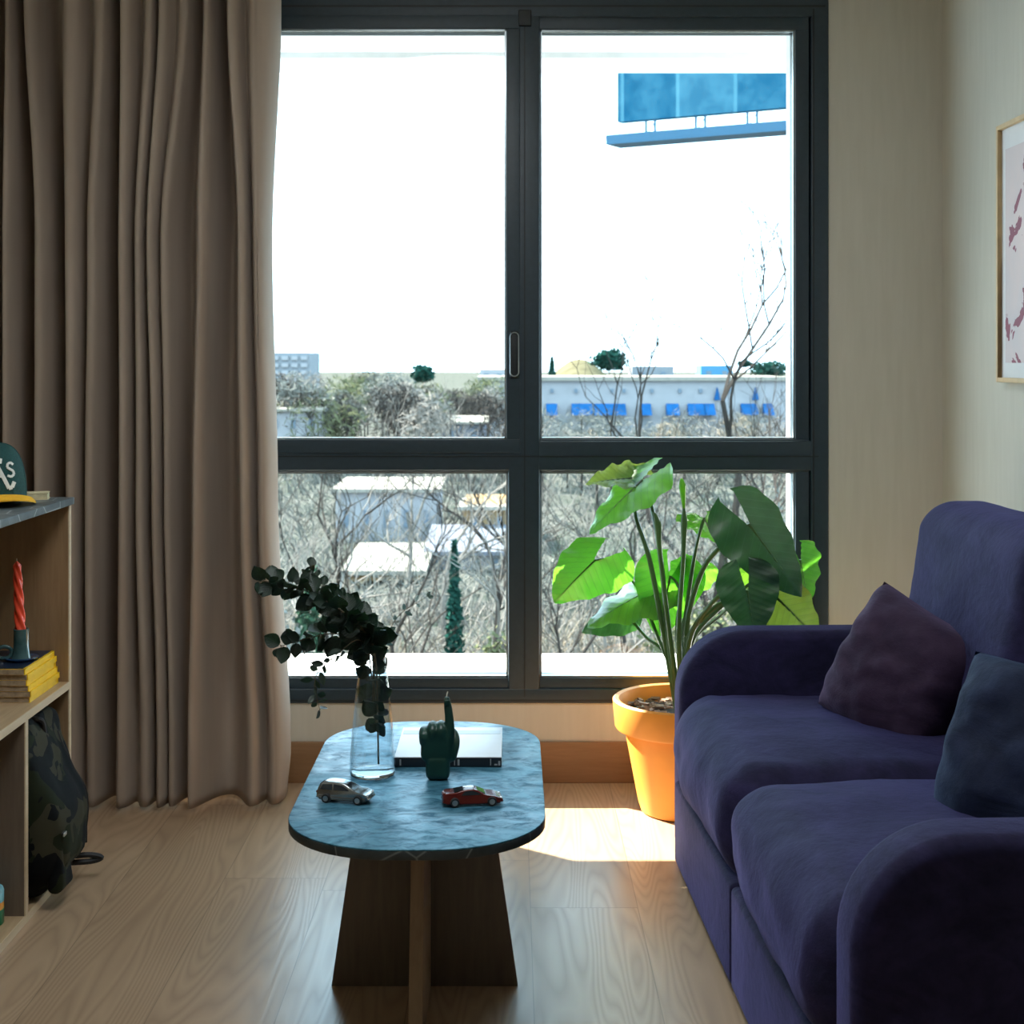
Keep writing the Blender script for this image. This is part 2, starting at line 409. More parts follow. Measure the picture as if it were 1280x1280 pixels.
# ------------------------------------------------------------------ the room
XL, XR, YW, YB, ZC = -1.52, 1.275, 4.425, -1.6, 2.56
WX0, WX1, WZ0, WZ1 = -1.40, .937, .234, 2.345       # window opening
struct(MB().box((XL-.12, YB-.12, -.12), (XR+.12, YW+.18, 0)).build('floor', 'floor'), 'oak plank floor with a patch of sun by the window', 'floor')
struct(MB().box((XL-.12, YB-.12, ZC), (XR+.12, YW+.18, ZC+.12)).build('ceiling', 'ceiling'), 'plain ceiling above the window', 'ceiling')
struct(MB().box((XL-.12, YB, 0), (XL, YW+.18, ZC)).build('wall_left', 'wall'), 'wall behind the low bookshelf', 'wall')
struct(MB().box((XR, YB, 0), (XR+.12, YW+.18, ZC)).build('wall_right', 'wall'), 'pale wall with the framed print behind the sofa', 'wall')
struct(MB().box((XL, YB-.12, 0), (XR, YB, ZC)).build('wall_front', 'wall'), 'wall behind the viewer', 'wall')
w = MB()
w.box((XL, YW, 0), (WX0, YW+.18, ZC)); w.box((WX1, YW, 0), (XR, YW+.18, ZC))
w.box((WX0, YW, 0), (WX1, YW+.18, WZ0)); w.box((WX0, YW, WZ1), (WX1, YW+.18, ZC))
struct(w.build('wall_back', 'wall', smooth=False), 'beige wall around the large window', 'wall')
struct(MB().box((XL, YW-.014, 0), (XR, YW, .121), .003, 4).build('baseboard_back', 'skirting'), 'brown wooden skirting under the window', 'baseboard')
struct(MB().box((XR-.014, YB, 0), (XR, YW-.014, .121), .003, 4).build('baseboard_right', 'skirting'), 'brown wooden skirting behind the sofa', 'baseboard')

# window: dark aluminium frame with six lights, the left ones behind the curtain
S = 4.43/F
def wx(px): return (px-VX)*S
def wz(py): return CH-(py-VY)*S
win = bpy.data.objects.new('window_1', None); C.objects.link(win); win.location = ((WX0+WX1)/2, 4.43, WZ0)
RM[win] = Matrix.Translation(win.location); struct(win, 'large dark-framed window of upper and lower panes', 'window')
f0, f1 = 4.418, 4.52
fr = MB()
fr.box((WX0, f0, WZ0), (WX1, f1, wz(860)), .004, 4)
fr.box((WX0, f0, wz(22)), (WX1, f1, WZ1), .004, 4)
fr.box((wx(1013), f0, wz(862)), (WX1, f1, wz(20)), .004, 4)
fr.box((WX0, f0, wz(862)), (WX0+.05, f1, wz(20)), .004, 4)
fr.build('outer_frame', 'frame_metal', win)
MULL = [(633, 676)]
mu = MB().box((wx(635.5), f0+.001, wz(870)), (wx(674.5), f1, wz(12)), .004, 4)
mu.build('mullion', 'frame_metal', win)
MB().box((wx(232), f0+.001, wz(870)), (wx(275), f1, wz(12)), .004, 4).build('mullion', 'frame_metal', win)
MB().box((WX0+.03, f0+.002, wz(588)), (WX1-.03, f1, wz(551)), .004, 4).build('transom', 'frame_metal', win)
# sashes (rings) for each light: (x0,x1,ytop,ybottom) of the glass in photo pixels
lights = [(275, 633, 37, 549), (676, 994, 37, 549), (275, 635, 590, 847), (676, 994, 590, 847), (-5, 232, 37, 549), (-5, 232, 590, 847)]
for k, (a, b, t, u) in enumerate(lights):
    sh = MB(); e = 17; d0 = f0-(.006 if k in (0,) else -.004)
    for (x0, z0, x1, z1) in ((a-e, u, b+e, u+e), (a-e, t-e, b+e, t), (a-e, t, a, u), (b, t, b+e, u)):
        sh.box((wx(x0), d0+.004, wz(z1)), (wx(x1), f1-.006, wz(z0)), .002, 4)
    so = sh.build('sash', 'frame_metal', win)
    bd = MB(); q = 2.2
    for (x0, z0, x1, z1) in ((a, u-q, b, u), (a, t, b, t+q), (a, t, a+q*.6, u), (b-q, t, b, u)):
        bd.box((wx(x0), d0+.012, wz(z1)), (wx(x1), d0+.03, wz(z0)))
    bd.build('glazing_bead', 'bead', so)
    MB().box((wx(a), 4.462, wz(u)), (wx(b), 4.470, wz(t))).build('pane', 'pane', win, smooth=False)
g = MB()
g.box((WX0+.02, f0-.0005, wz(10)), (WX1-.01, f0+.004, wz(7.5))); g.box((WX0+.02, f0-.0005, wz(876)), (WX1-.01, f0+.004, wz(873.5)))
g.box((wx(1015), f0-.0005, wz(870)), (wx(1017), f0+.004, wz(12))); g.box((WX0+.02, f0-.0005, wz(571)), (WX1-.03, f0+.004, wz(569.3)))
g.box((wx(655), f0-.0005, wz(870)), (wx(656.5), f0+.004, wz(30)))
g.build('shadow_gap', 'frame_groove', win)
MB().box((wx(648), f0-.010, wz(34)), (wx(664), f0+.01, wz(14)), .003, 4).build('top_latch', 'frame_groove', win)
hp = [(wx(643)+.0125*math.cos(a)*1.0, wz(443)+(.052 if math.sin(a) > 0 else -.052)+.0125*math.sin(a)) for a in [2*PI*i/40 for i in range(40)]]
rim = [Vector((x, f0-.016, z)) for x, z in hp]
hd = MB().box((wx(637.5), f0-.012, wz(472)), (wx(648.5), f0+.002, wz(414)), .005, 6)
ho = hd.build('handle', 'frame_groove', win)
MB().tube(rim+[rim[0], rim[1]], .0017, 6, False).build('handle_rim', 'handle_rim', ho)['label'] = 'bright rim of the flush handle'

# outside parts of the building
struct(MB().box((-3.2, YW+.18, .06), (1.6, 4.915, .285), .006, 4).build('trim_1', 'outside_white'), 'sunlit white ledge outside the window', 'ledge')
sf = MB().box((-3.2, YW+.18, 2.332), (2.2, 5.25, 2.56)); sf.box((-3.2, 5.25, 2.312), (2.2, 5.53, 2.56))
struct(sf.build('trim_2', 'outside_white', smooth=False), 'white soffit above the window outside', 'soffit')
struct(MB().box((.862, YW+.10, .285), (1.6, 4.70, 2.345), .004, 4).build('trim_3', 'outside_white'), 'white outer reveal at the right of the window', 'reveal')

# ------------------------------------------------------------------ curtain
def mk_curtain_mesh():
    tr = [(-28,-30,-32,-34), (8,6,5,5), (30,47,46,47), (85,87,87,88), (127,115,110,114), (153,153,152,150), (186,172,173,181),
          (200,186,193,199), (232,204,208,214), (258,250,245,238), (285,298,302,314), (318,318,326,341)]
    dep = [.16, .18, .16, .08, .17, .08, .11, .05, .14, .19, .07]
    pw = [2.8, 3.2, 5, 9, 3.6, 8, 8, 9, 3.4, 2.6, 9]
    fwd = [0, .005, .0, .01, 0, .01, 0, .005, -.01, .015, -.01, -.03]
    ys = [0, 300, 620, 950]
    def trk(t, y):
        if y <= 0: return t[0]
        for i in range(3):
            if y <= ys[i+1]: return lerp(t[i], t[i+1], ss(ys[i], ys[i+1], y))
        return t[3]
    NX = 18; NZ = 90; Yc = 4.135; rows = []
    z0, z1 = .012, 2.50
    for iz in range(NZ+1):
        z = lerp(z0, z1, iz/NZ); y = VY+(CH-z)*F/Yc
        amp = 1.0 if y > 250 else lerp(.75, 1, ss(-60, 250, y))
        row = []
        xs = [trk(t, y) for t in tr]
        for k in range(len(tr)-1):
            for i in range(NX):
                t = i/NX
                s_ = t**1.0
                d = dep[k]*amp*(math.sin(PI*t)**pw[k]) *lerp(.62, 1, ss(0, .5, z)) + .010*amp*math.sin(PI*t)**2
                # steeper drop just to the right of each ridge
                tt = t-.07*math.sin(2*PI*t)
                px = lerp(xs[k], xs[k+1], tt)
                Y = Yc-lerp(fwd[k], fwd[k+1], t)+d
                Y += .006*noise.noise(Vector((px*.03, z*1.2, 3)))
                px += 2.5*noise.noise(Vector((px*.02+5, z*1.6, 1)))*ss(0, .6, z)
                row.append(Vector(((px-VX)*Yc/F, Y, z)))
        # last ridge wraps around to the free edge
        edge = [342, 330, 337, 354]; e = trk(edge, y); x0 = xs[-1]
        if y > 930: e -= 5*ss(955, 1010, y)
        for i in range(NX+1):
            t = i/NX; a = t*PI*.62
            px = x0+(e-x0)*math.sin(a)/1.0
            Y = Yc+.03+.085*(1-math.cos(a))
            row.append(Vector(((px-VX)*Yc/F, Y, z)))
        rows.append(row)
    m = MB().grid(rows)
    n = len(rows[0])
    # thin cloth with a turned hem along the floor
    o = m.build('curtain', 'curtain', angle=180)
    sol = o.modifiers.new('thick', 'SOLIDIFY'); sol.thickness = .002
    tag(o, 'long taupe pleated curtain hanging at the left of the window', 'curtain')
    ht = MB(); 
    return o
mk_curtain_mesh()

# ------------------------------------------------------------------ coffee table
TX, TY, TZ = -.173, 2.98, .42
tb = thing('coffee_table', 'low coffee table with rounded stone top coloured blue for reflected sky on crossed wooden panels', 'table', (TX, TY, 0))
ol = rrect(TX-.234, 2.532, TX+.234, 3.432, (.20,.19,.19,.20), 14)
tp = MB(); n = len(ol)
tp.slab(ol, TZ-.019, TZ-.003, .0015, lambda p, t: Vector((p.x, p.y, t)), 3).build('tabletop_edge', 'stone_edge', tb)['label'] = 'dark edge of the tabletop'
tp = MB(); tp.slab(ol, TZ-.003, TZ, .0012, lambda p, t: Vector((p.x, p.y, t)), 3)
top = tp.build('tabletop', 'stone', tb)
bc = -.1745
tri = [(bc-.186, 0), (bc+.186, 0), (bc+.128, .4), (bc-.128, .4)]
MB().slab(tri, 2.981, 3.003, .001, lambda p, t: Vector((p.x, t, p.y)), 2).build('cross_panel', 'walnut', tb)
t2 = [(2.68, 0), (3.30, 0), (3.20, .4), (2.78, .4)]
MB().slab(t2, bc-.0125, bc+.0125, .001, lambda p, t: Vector((t, p.x, p.y)), 2).build('long_panel', 'oak_edge', tb)

# things on the table
def tpt(px, py, z=TZ):
    Y = (CH-z)*F/(py-VY); return Vector(((px-VX)*Y/F, Y, z))
vc = Vector((-.2785, 2.985, TZ))
va = thing('glass_vase', 'tall clear glass vase holding eucalyptus on the coffee table', 'vase', vc)
prof = [(.0405,.0), (.0450,.002), (.0462,.012), (.0452,.035), (.0420,.08), (.0365,.14), (.0315,.185), (.0272,.215), (.0256,.228), (.0258,.240), (.0272,.250)]
inn = [(r-.0022, z) for r, z in reversed(prof[2:])]
MB().lathe(prof+inn, vc, 48, False, False).build('body', 'vase', va)
MB().lathe([(.0400,.0005), (.0440,.003), (.0436,.010), (.030,.0075), (.012,.0065)], vc, 48).build('foot', 'vase_foot', va)['label'] = 'thick clear base of the vase'
bk = thing('book', 'white covered hardback with dark spine lying flat on the coffee table', 'book', (-.13, 3.17, TZ))
bx0, bx1, by0, by1 = -.240, -.0212, 3.045, 3.292
MB().box((bx0, by0, TZ+.018), (bx1, by1, TZ+.0205), .0006, 4).build('cover', 'white_paper', bk)
MB().box((bx0, by0, TZ+.0002), (bx1, by1, TZ+.0025), .0006, 4).build('cover', 'white_paper', bk)
MB().box((bx0+.003, by0+.004, TZ+.0025), (bx1-.003, by1-.004, TZ+.018)).build('pages', 'pages_cream', bk)
sp = MB().box((bx0, by0-.0015, TZ+.0005), (bx1, by0+.0035, TZ+.0195), .001, 4).build('spine', 'spine_dark', bk)
for x, wd, h in ((-.229,.003,.012), (-.111,.004,.012), (-.118,.002,.012), (-.0445,.002,.013), (-.028,.004,.009), (-.036,.006,.003)):
    MB().box((x, by0-.0022, TZ+.004), (x+wd, by0-.0012, TZ+.004+h)).build('spine_print', 'spine_mark', sp)
MB().box((bx0+.004, by1-.058, TZ+.0203), (bx1-.003, by1-.030, TZ+.0209)).build('cover_band', 'grey_paper', bk)

# candle in the form of a hand with one raised finger
def remeshed(mb, name, mat, parent, vox, sm=4):
    tmp = mb.build(name, mat, parent)
    md = tmp.modifiers.new('r', 'REMESH'); md.mode = 'VOXEL'; md.voxel_size = vox
    if sm:
        s2 = tmp.modifiers.new('s', 'SMOOTH'); s2.iterations = sm; s2.factor = .5
    bpy.context.view_layer.update()
    dg = bpy.context.evaluated_depsgraph_get()
    me = bpy.data.meshes.new_from_object(tmp.evaluated_get(dg)); me.shade_smooth()
    tmp.modifiers.clear(); old = tmp.data; tmp.data = me; bpy.data.meshes.remove(old); me.name = name
    return tmp
hc = tpt(547, 976)+Vector((0, .012, 0))
hcn = thing('hand_candle', 'dark green candle shaped like a fist with one raised finger', 'candle', hc)
def H(x, y, z): return hc+Vector((x, y, z))
h = MB()
def sweep(mb, pts, rad, k=12):
    pts = catmull(pts, 5); n = len(pts); rr = []
    for i in range(n):
        t = i/(n-1)*(len(rad)-1); j = min(int(t), len(rad)-2); rr.append(lerp(rad[j], rad[j+1], t-j))
    mb.tube(pts, rr, k); mb.ball(pts[-1], rr[-1], 12); mb.ball(pts[0], rr[0], 12)
h.box(H(-.024,-.017,0), H(.024,.017,.05), .012, 8)
h.box(H(-.034,-.015,.035), H(.031,.014,.098), .013, 10)
for (x, zt, ln) in ((-.0275, .089, .9), (-.0105, .099, 1.0), (.0065, .100, 1.0)):
    sweep(h, [H(x,-.004,.075), H(x,-.008,zt-.002), H(x,.012,zt+.004), H(x,.030,zt-.006), H(x,.033,zt-.026), H(x*.9,.020,zt-.034), H(x*.8,.010,zt-.030)], [.0095,.0100,.0102,.0098,.0092,.0085,.0075])
sweep(h, [H(.0225,-.002,.072), H(.0235,-.004,.098), H(.0225,-.002,.122), H(.0200,0,.142), H(.0175,.001,.158)], [.0102,.0102,.0088,.0082,.0062])
sweep(h, [H(.026,.004,.045), H(.0325,.010,.065), H(.032,.022,.080), H(.022,.034,.088), H(.006,.038,.084)], [.012,.0105,.0095,.0090,.0075])
remeshed(h, 'wax_hand', 'candle_green', hcn, .0022, 3)
nl = MB().box(H(.0125,-.0085,.1475), H(.0225,-.0055,.1585), .0014, 5); nl.build('fingernail', 'candle_green', hcn)
MB().tube([H(.0172,.001,.160), H(.0178,.001,.167), H(.0195,.002,.173)], .0012, 5).build('wick', 'wick', hcn)['label'] = 'pale wick at the fingertip'

# toy cars
def car(name, label, c, rz, L, W, Hh, side, glass, paint, under, wheels, wr, lampcol):
    root = thing(name, label, 'toy car', c, rz); R = RM[root]
    def to3(p, t):
        k = 1-.30*ss(.45, 1.0, p.y); e = 1-.10*ss(.78, 1, abs(p.x*2))
        return R@Vector((p.x*L, t*W*k*e, p.y*Hh))
    pts = catmull(side+[side[0]], 4)[:-1]
    pts = [(p.x, p.y) for p in [Vector((q[0], q[1], 0)) for q in pts]]
    mb = MB(); n = len(pts); P = [Vector(p) for p in pts]
    rings = []
    for t, ins in ((-.5, .035), (-.48, .012), (-.44, 0), (0, 0), (.44, 0), (.48, .012), (.5, .035)):
        cx = sum(p.x for p in P)/n; cy = sum(p.y for p in P)/n
        rings.append([to3(Vector((lerp(p.x, cx, ins), lerp(p.y, cy, ins*3))), t) for p in P])
    mb.grid(rings, True); mb.f.append(tuple(range(n))); mb.f.append(tuple((len(rings)-1)*n+j for j in reversed(range(n))))
    mb.build('body', paint, root)
    # lower sill
    sl = MB(); sl.box(Vector((-.46*L, -.47*W, .13*Hh)), Vector((.46*L, .47*W, .36*Hh)), .003, 4, mat=R); sl.build('chassis', under, root)
    for poly in glass['side']:
        for sg in (-1, 1):
            gl = MB()
            vs = [to3(Vector(p), sg*.505) for p in poly]; ctr = sum(vs, Vector())/len(vs)
            inw = [R@((R.inverted()@v)-Vector((0, sg*.003, 0))) for v in vs]
            k = len(vs); gl.add(vs+inw, [tuple(range(k)), tuple(range(2*k-1, k-1, -1))]+[(i, (i+1) % k, k+(i+1) % k, k+i) for i in range(k)])
            gl.build('side_window', 'car_glass', root, smooth=False)
    for nm, (a, b) in (('windscreen', glass['front']), ('rear_window', glass['rear'])):
        a = Vector(a); b = Vector(b); d = (b-a); nn = Vector((d.y, -d.x)).normalized()*.02
        if nm == 'windscreen' and nn.x < 0: nn = -nn
        if nm == 'rear_window' and nn.x > 0: nn = -nn
        g = MB(); rows = []
        for q in range(3):
            p = a+d*q/2+nn; rows.append([to3(p, t) for t in (-.42, -.2, 0, .2, .42)])
        rows2 = [[to3(a+d*q/2-nn, t) for t in (-.42, -.2, 0, .2, .42)] for q in range(3)]
        g.grid(rows); g.grid(rows2); g.build(nm, 'car_glass', root)
    for x in wheels:
        for sg in (-1, 1):
            wmb = MB(); cc = Vector((x*L, sg*.46*W, wr))
            rows = [[R@(cc+Vector((rr*math.cos(2*PI*j/20), sg*yy, rr*math.sin(2*PI*j/20)))) for j in range(20)] for rr, yy in ((wr*.5,-.004), (wr*.92,-.004), (wr,-.002), (wr,.003), (wr*.9,.005), (wr*.6,.005))]
            wmb.grid(rows, True); wmb.f.append(tuple(range(20)))
            wo = wmb.build('wheel', 'tyre', root)
            hb = MB(); rows = [[R@(cc+Vector((rr*math.cos(2*PI*j/20), sg*yy, rr*math.sin(2*PI*j/20)))) for j in range(20)] for rr, yy in ((wr*.62,.004), (wr*.58,.0055), (wr*.2,.0045), (.0002,.005))]
            hb.grid(rows, True); hb.build('hubcap', 'hub', wo)
    for sg in (-1, 1):
        MB().box(Vector((.455*L, sg*.34*W-.004, .40*Hh)), Vector((.487*L, sg*.34*W+.004, .50*Hh)), .001, 4, mat=R).build('headlamp', 'lamp_clear', root)
        MB().box(Vector((-.50*L, sg*.38*W-.003, .46*Hh)), Vector((-.47*L, sg*.38*W+.003, .58*Hh)), .001, 4, mat=R).build('tail_lamp', 'red_paint', root)
    return root
cs = tpt(431, 1003)+Vector((0, .012, 0))
car('toy_car', 'silver toy hatchback car on the near left of the coffee table', cs, math.radians(-14), .103, .044, .037,
    [(-.5,.30), (-.49,.55), (-.45,.82), (-.36,.97), (-.15,1.0), (.02,.95), (.14,.80), (.22,.66), (.36,.58), (.47,.46), (.5,.34), (.47,.2), (0,.17), (-.47,.2)],
    {'side': [[(-.42,.66), (-.38,.88), (-.20,.92), (-.20,.64)], [(-.17,.64), (-.17,.92), (.0,.87), (.13,.68), (.12,.64)]], 'front': ((.05,.90), (.20,.68)), 'rear': ((-.46,.68), (-.42,.90))},
    'silver_paint', 'dark_silver', (-.30, .31), .0085, None)
cr = tpt(590, 1006)+Vector((0, .010, 0))
car('toy_car', 'dark red toy sports car on the near right of the coffee table', cr, math.radians(8), .112, .046, .030,
    [(-.5,.36), (-.5,.62), (-.44,.80), (-.30,.84), (-.16,.96), (-.04,1.0), (.06,.96), (.2,.70), (.36,.60), (.48,.44), (.5,.30), (.46,.2), (0,.17), (-.46,.2)],
    {'side': [[(-.20,.70), (-.14,.90), (-.02,.94), (.06,.86), (.15,.70)]], 'front': ((.06,.94), (.19,.72)), 'rear': ((-.30,.85), (-.14,.95))},
    'red_paint', 'red_paint', (-.31, .31), .0088, None)

# ------------------------------------------------------------------ eucalyptus in the vase
rng = random.Random(5)
def ell_leaf(mb, base, d, nrm, L, W):
    d = d.normalized(); s_ = d.cross(nrm); s_ = s_.normalized() if s_.length > 1e-6 else d.orthogonal().normalized(); n_ = s_.cross(d)
    o = len(mb.v); nu, nv = 6, 5
    if mb.uv is None: mb.uv = []
    for i in range(nu+1):
        t = i/nu; w = W*.5*math.sin(PI*min(.985, max(.03, t))**.85)**.7
        for j in range(nv):
            v = -1+2*j/(nv-1)
            mb.v.append(base+d*(t*L)+s_*(v*w)+n_*(.12*W*(v*v)-.10*L*t*t)); mb.uv.append((t, .5+v*.5))
    for i in range(nu):
        for j in range(nv-1): mb.f.append((o+i*nv+j, o+i*nv+j+1, o+(i+1)*nv+j+1, o+(i+1)*nv+j))
def branch(label, pts, lr, step, r0, jitter, mat='euc_leaf', skip=.0, side=None, size_end=.6, aspect=.9):
    path = catmull([at(px, py, Y) for px, py, Y in pts], 8)
    root = thing('eucalyptus_branch', label, 'branch', path[0], 0, None)
    n = len(path)
    stm = MB().tube(path, [lerp(r0, r0*.4, i/(n-1)) for i in range(n)], 6)
    lv = MB(); L = 0; acc = skip; prev = path[0]; tot = sum((path[i+1]-path[i]).length for i in range(n-1)); run = 0; k = 0
    for i in range(1, n):
        seg = path[i]-prev; L = seg.length; d = seg.normalized(); acc -= L; run += L
        while acc <= 0:
            acc += step; k += 1
            p = path[i]-d*rng.random()*L; t = run/tot
            a0 = k*PI/2+rng.uniform(-.5, .5)
            o1 = d.orthogonal().normalized(); o2 = d.cross(o1)
            for q in (0, 1):
                a = a0+q*PI; out = (o1*math.cos(a)+o2*math.sin(a))
                dr = (out+d*rng.uniform(.1, .8)+Vector((rng.uniform(-1,1), rng.uniform(-1,1), rng.uniform(-1,1)))*jitter).normalized()
                s = lr*lerp(1.0, size_end, t)*rng.uniform(.75, 1.2)
                nr = Vector((rng.uniform(-.8,.8), -1, rng.uniform(-.7,.9))).normalized()
                b = p+dr*s*.35
                stm.tube([p, b], .0007, 4)
                ell_leaf(lv, b, dr, nr, s*2, s*2*aspect)
        prev = path[i]
    lv.build('leaves', mat, root); stm.build('stem', 'euc_stem', root)
    return root
D = 2.985
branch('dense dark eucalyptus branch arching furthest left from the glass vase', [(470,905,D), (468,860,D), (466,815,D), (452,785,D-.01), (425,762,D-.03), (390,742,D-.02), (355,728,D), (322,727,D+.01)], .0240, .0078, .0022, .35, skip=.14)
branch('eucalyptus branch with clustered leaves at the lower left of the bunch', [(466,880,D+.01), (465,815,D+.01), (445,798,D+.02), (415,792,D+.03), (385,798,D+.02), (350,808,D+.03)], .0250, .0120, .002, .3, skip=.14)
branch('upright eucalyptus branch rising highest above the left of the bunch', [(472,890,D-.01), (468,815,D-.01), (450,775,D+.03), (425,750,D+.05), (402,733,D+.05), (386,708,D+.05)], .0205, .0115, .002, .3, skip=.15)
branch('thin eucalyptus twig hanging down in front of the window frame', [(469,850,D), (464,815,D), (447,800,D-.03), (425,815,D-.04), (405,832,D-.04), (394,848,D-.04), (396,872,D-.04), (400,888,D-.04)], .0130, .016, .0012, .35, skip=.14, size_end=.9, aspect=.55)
branch('slender pale eucalyptus sprig leaning right out of the vase', [(474,900,D+.01), (476,815,D+.01), (488,785,D+.02), (502,766,D+.02), (520,754,D+.02), (541,741,D+.02)], .0115, .026, .0011, .3, 'euc_pale', skip=.13, size_end=.6, aspect=.5)
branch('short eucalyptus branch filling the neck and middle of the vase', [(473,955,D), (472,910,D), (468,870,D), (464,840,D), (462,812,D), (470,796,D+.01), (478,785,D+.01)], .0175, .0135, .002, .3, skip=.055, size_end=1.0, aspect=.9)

# ------------------------------------------------------------------ potted plant
pc = Vector((.478, 4.145, 0))
pt = thing('potted_plant', 'tall elephant ear plant in a terracotta pot beside the sofa', 'plant', pc)
pr = [(.112,0), (.120,.004), (.128,.03), (.163,.215), (.166,.228), (.188,.230), (.192,.236), (.198,.300), (.198,.308), (.192,.313), (.182,.310), (.178,.300), (.172,.262), (.150,.255)]
MB().lathe(pr, pc, 56, True, False).build('pot', 'terracotta', pt)
sl = MB(); rows = []
for i in range(9):
    r = .174*i/8
    rows.append([pc+Vector((r*math.cos(2*PI*j/40), r*math.sin(2*PI*j/40), .268+.010*noise.noise(Vector((r*30*math.cos(2*PI*j/40), r*30*math.sin(2*PI*j/40), 2))))) for j in range(40)])
sl.grid(rows, True).build('soil', 'soil', pt)
ch = MB(); rg = random.Random(3)
for i in range(170):
    r = .165*math.sqrt(rg.random()); a = rg.uniform(0, 2*PI); s = rg.uniform(.006, .014)
    mx = Matrix.Translation(pc+Vector((r*math.cos(a), r*math.sin(a), .275+rg.random()*.008)))@Matrix.Rotation(rg.uniform(0,6), 4, 'Z')@Matrix.Rotation(rg.uniform(-.6,.6), 4, 'X')
    ch.box((-s, -s*.5, -s*.25), (s, s*.5, s*.25), mat=mx)
cho = ch.build('bark_chips', 'bark_chip', pt, smooth=False); cho['kind'] = 'stuff'
def big_leaf(mat, A, T, nrm, W, fold=.2, lobe=.32, droop=.12, rip=.012, ph=0.0, stem=None, r=.0055, sinus=.22, nu=26, nv=8):
    """heart shaped leaf: A where its stalk meets it, T its tip, nrm the way its upper face looks"""
    a = T-A; L = a.length; ah = a/L; s_ = ah.cross(nrm).normalized(); n_ = s_.cross(ah).normalized()
    mb = MB(); mb.uv = []
    for sg in (-1, 1):
        o = len(mb.v)
        for i in range(nu+1):
            u = lerp(-lobe, 1, i/nu); t = (u+lobe)/(1+lobe)
            w = (math.sin(PI*min(.998, max(.004, t))**.62))**.72*(1-.12*t)
            vin = 0.0
            if u < 0: vin = min(w*.98, .03+sinus*(-u/lobe)**.9)
            for j in range(nv+1):
                v = lerp(vin, w, j/nv)
                edge = (v/max(w, .05))
                hgt = fold*v*W-.10*W*v*v*v + rip*math.sin(u*17+ph+sg)*edge**2*(.4+.6*w) - droop*L*max(0, u)**2 - droop*.8*L*min(0, u)**2*2
                hgt -= .006*math.cos((u-.75*v*.5)*8*2*PI)*(1-abs(edge-.5)*1.2)*.55
                mb.v.append(A+ah*(u*L)+s_*(sg*v*W)+n_*hgt); mb.uv.append((max(0, (u+lobe)), .5+sg*v*.5))
        for i in range(nu):
            for j in range(nv):
                q = (o+i*(nv+1)+j, o+(i+1)*(nv+1)+j, o+(i+1)*(nv+1)+j+1, o+i*(nv+1)+j+1)
                mb.f.append(q if sg > 0 else tuple(reversed(q)))
    lo = mb.build('leaf', mat, pt, angle=180)
    if stem:
        pts = catmull(stem+[A], 7); n = len(pts)
        mr = [A+ah*(t*L)-n_*(.0015+droop*L*t*t) for t in (.15, .3, .5, .7, .85)]
        MB().tube(pts+mr, [lerp(r*1.7, r*.8, i/n) for i in range(n)]+[r*.6, r*.5, r*.4, r*.25, r*.1], 8).build('leaf_stalk', 'petiole', lo)
    return lo
def st(*pp): return [Vector((pc.x+random.Random(str(pp)).uniform(-.02,.02), pc.y, .268))]+[at(*p) for p in pp]
V = Vector
big_leaf('leaf_olive', at(790,598,4.33), at(733,600,4.30), V((-.1,-.50,.85)), .075, .25, .55, .10, .008, 1, st((836,800,4.15), (826,700,4.22), (812,625,4.3)))
big_leaf('leaf', at(803,600,4.27), at(733,663,4.24), V((-.52,-.36,.78)), .120, -.05, .42, .06, .007, 2, st((831,800,4.16), (812,700,4.2), (794,640,4.25)))
big_leaf('leaf', at(744,700,4.32), at(692,748,4.38), V((-.15,.85,.5)), .125, -.15, .50, .10, .006, 0, st((826,805,4.17), (800,742,4.37), (770,702,4.345)), r=.0035, sinus=.30)
big_leaf('leaf', at(816,736,4.30), at(730,774,4.28), V((-.50,-.26,.83)), .150, -.05, .36, .12, .009, 3, st((838,806,4.18), (826,775,4.26)))
big_leaf('leaf_dark', at(784,766,4.345), at(727,788,4.33), V((.1,-.80,.55)), .058, -.2, .30, .10, .006, 1, st((834,822,4.18), (806,795,4.27)), r=.0045)
big_leaf('leaf', at(838,720,4.25), at(822,795,4.27), V((.15,.9,.3)), .105, .15, .42, .05, .008, 2, st((846,800,4.2), (850,740,4.22)), r=.004)
big_leaf('leaf', at(868,716,4.27), at(852,752,4.29), V((-.2,.9,.2)), .080, .15, .5, .05, .008, 4, st((850,800,4.2), (862,755,4.24)), r=.004)
big_leaf('leaf', at(880,648,4.20), at(893,672,4.30), V((.1,.45,.88)), .085, .10, .35, .10, .006, 5, st((855,800,4.17), (864,720,4.19), (873,672,4.2)), r=.0045)
big_leaf('leaf_dark', at(936,655,4.02), at(1004,745,3.98), V((-.15,-.80,.55)), .105, -.18, .45, .06, .010, 2, st((858,790,4.13), (875,720,4.11), (900,684,4.07)), r=.0055)
big_leaf('leaf_dark', at(934,738,3.99), at(944,800,3.97), V((.05,-.92,.35)), .090, .30, .66, .02, .005, 0, st((862,800,4.10), (885,760,4.05), (905,742,4.02)), r=.005, sinus=.16)
big_leaf('leaf_olive', at(972,748,4.04), at(1026,800,4.00), V((-.1,-.75,.62)), .105, -.15, .50, .08, .010, 3, st((858,806,4.12), (888,764,4.09), (920,748,4.07)), r=.005, sinus=.25)
big_leaf('leaf', at(1000,700,4.12), at(1012,755,4.14), V((.3,-.75,.5)), .075, .1, .4, .05, .008, 1, st((864,805,4.15), (900,760,4.15), (950,722,4.13)), r=.0045)
big_leaf('leaf_new', at(938,690,4.20), at(920,716,4.22), V((-.1,.85,.45)), .070, .1, .55, .05, .008, 2, st((862,805,4.17), (890,755,4.19)), r=.004)
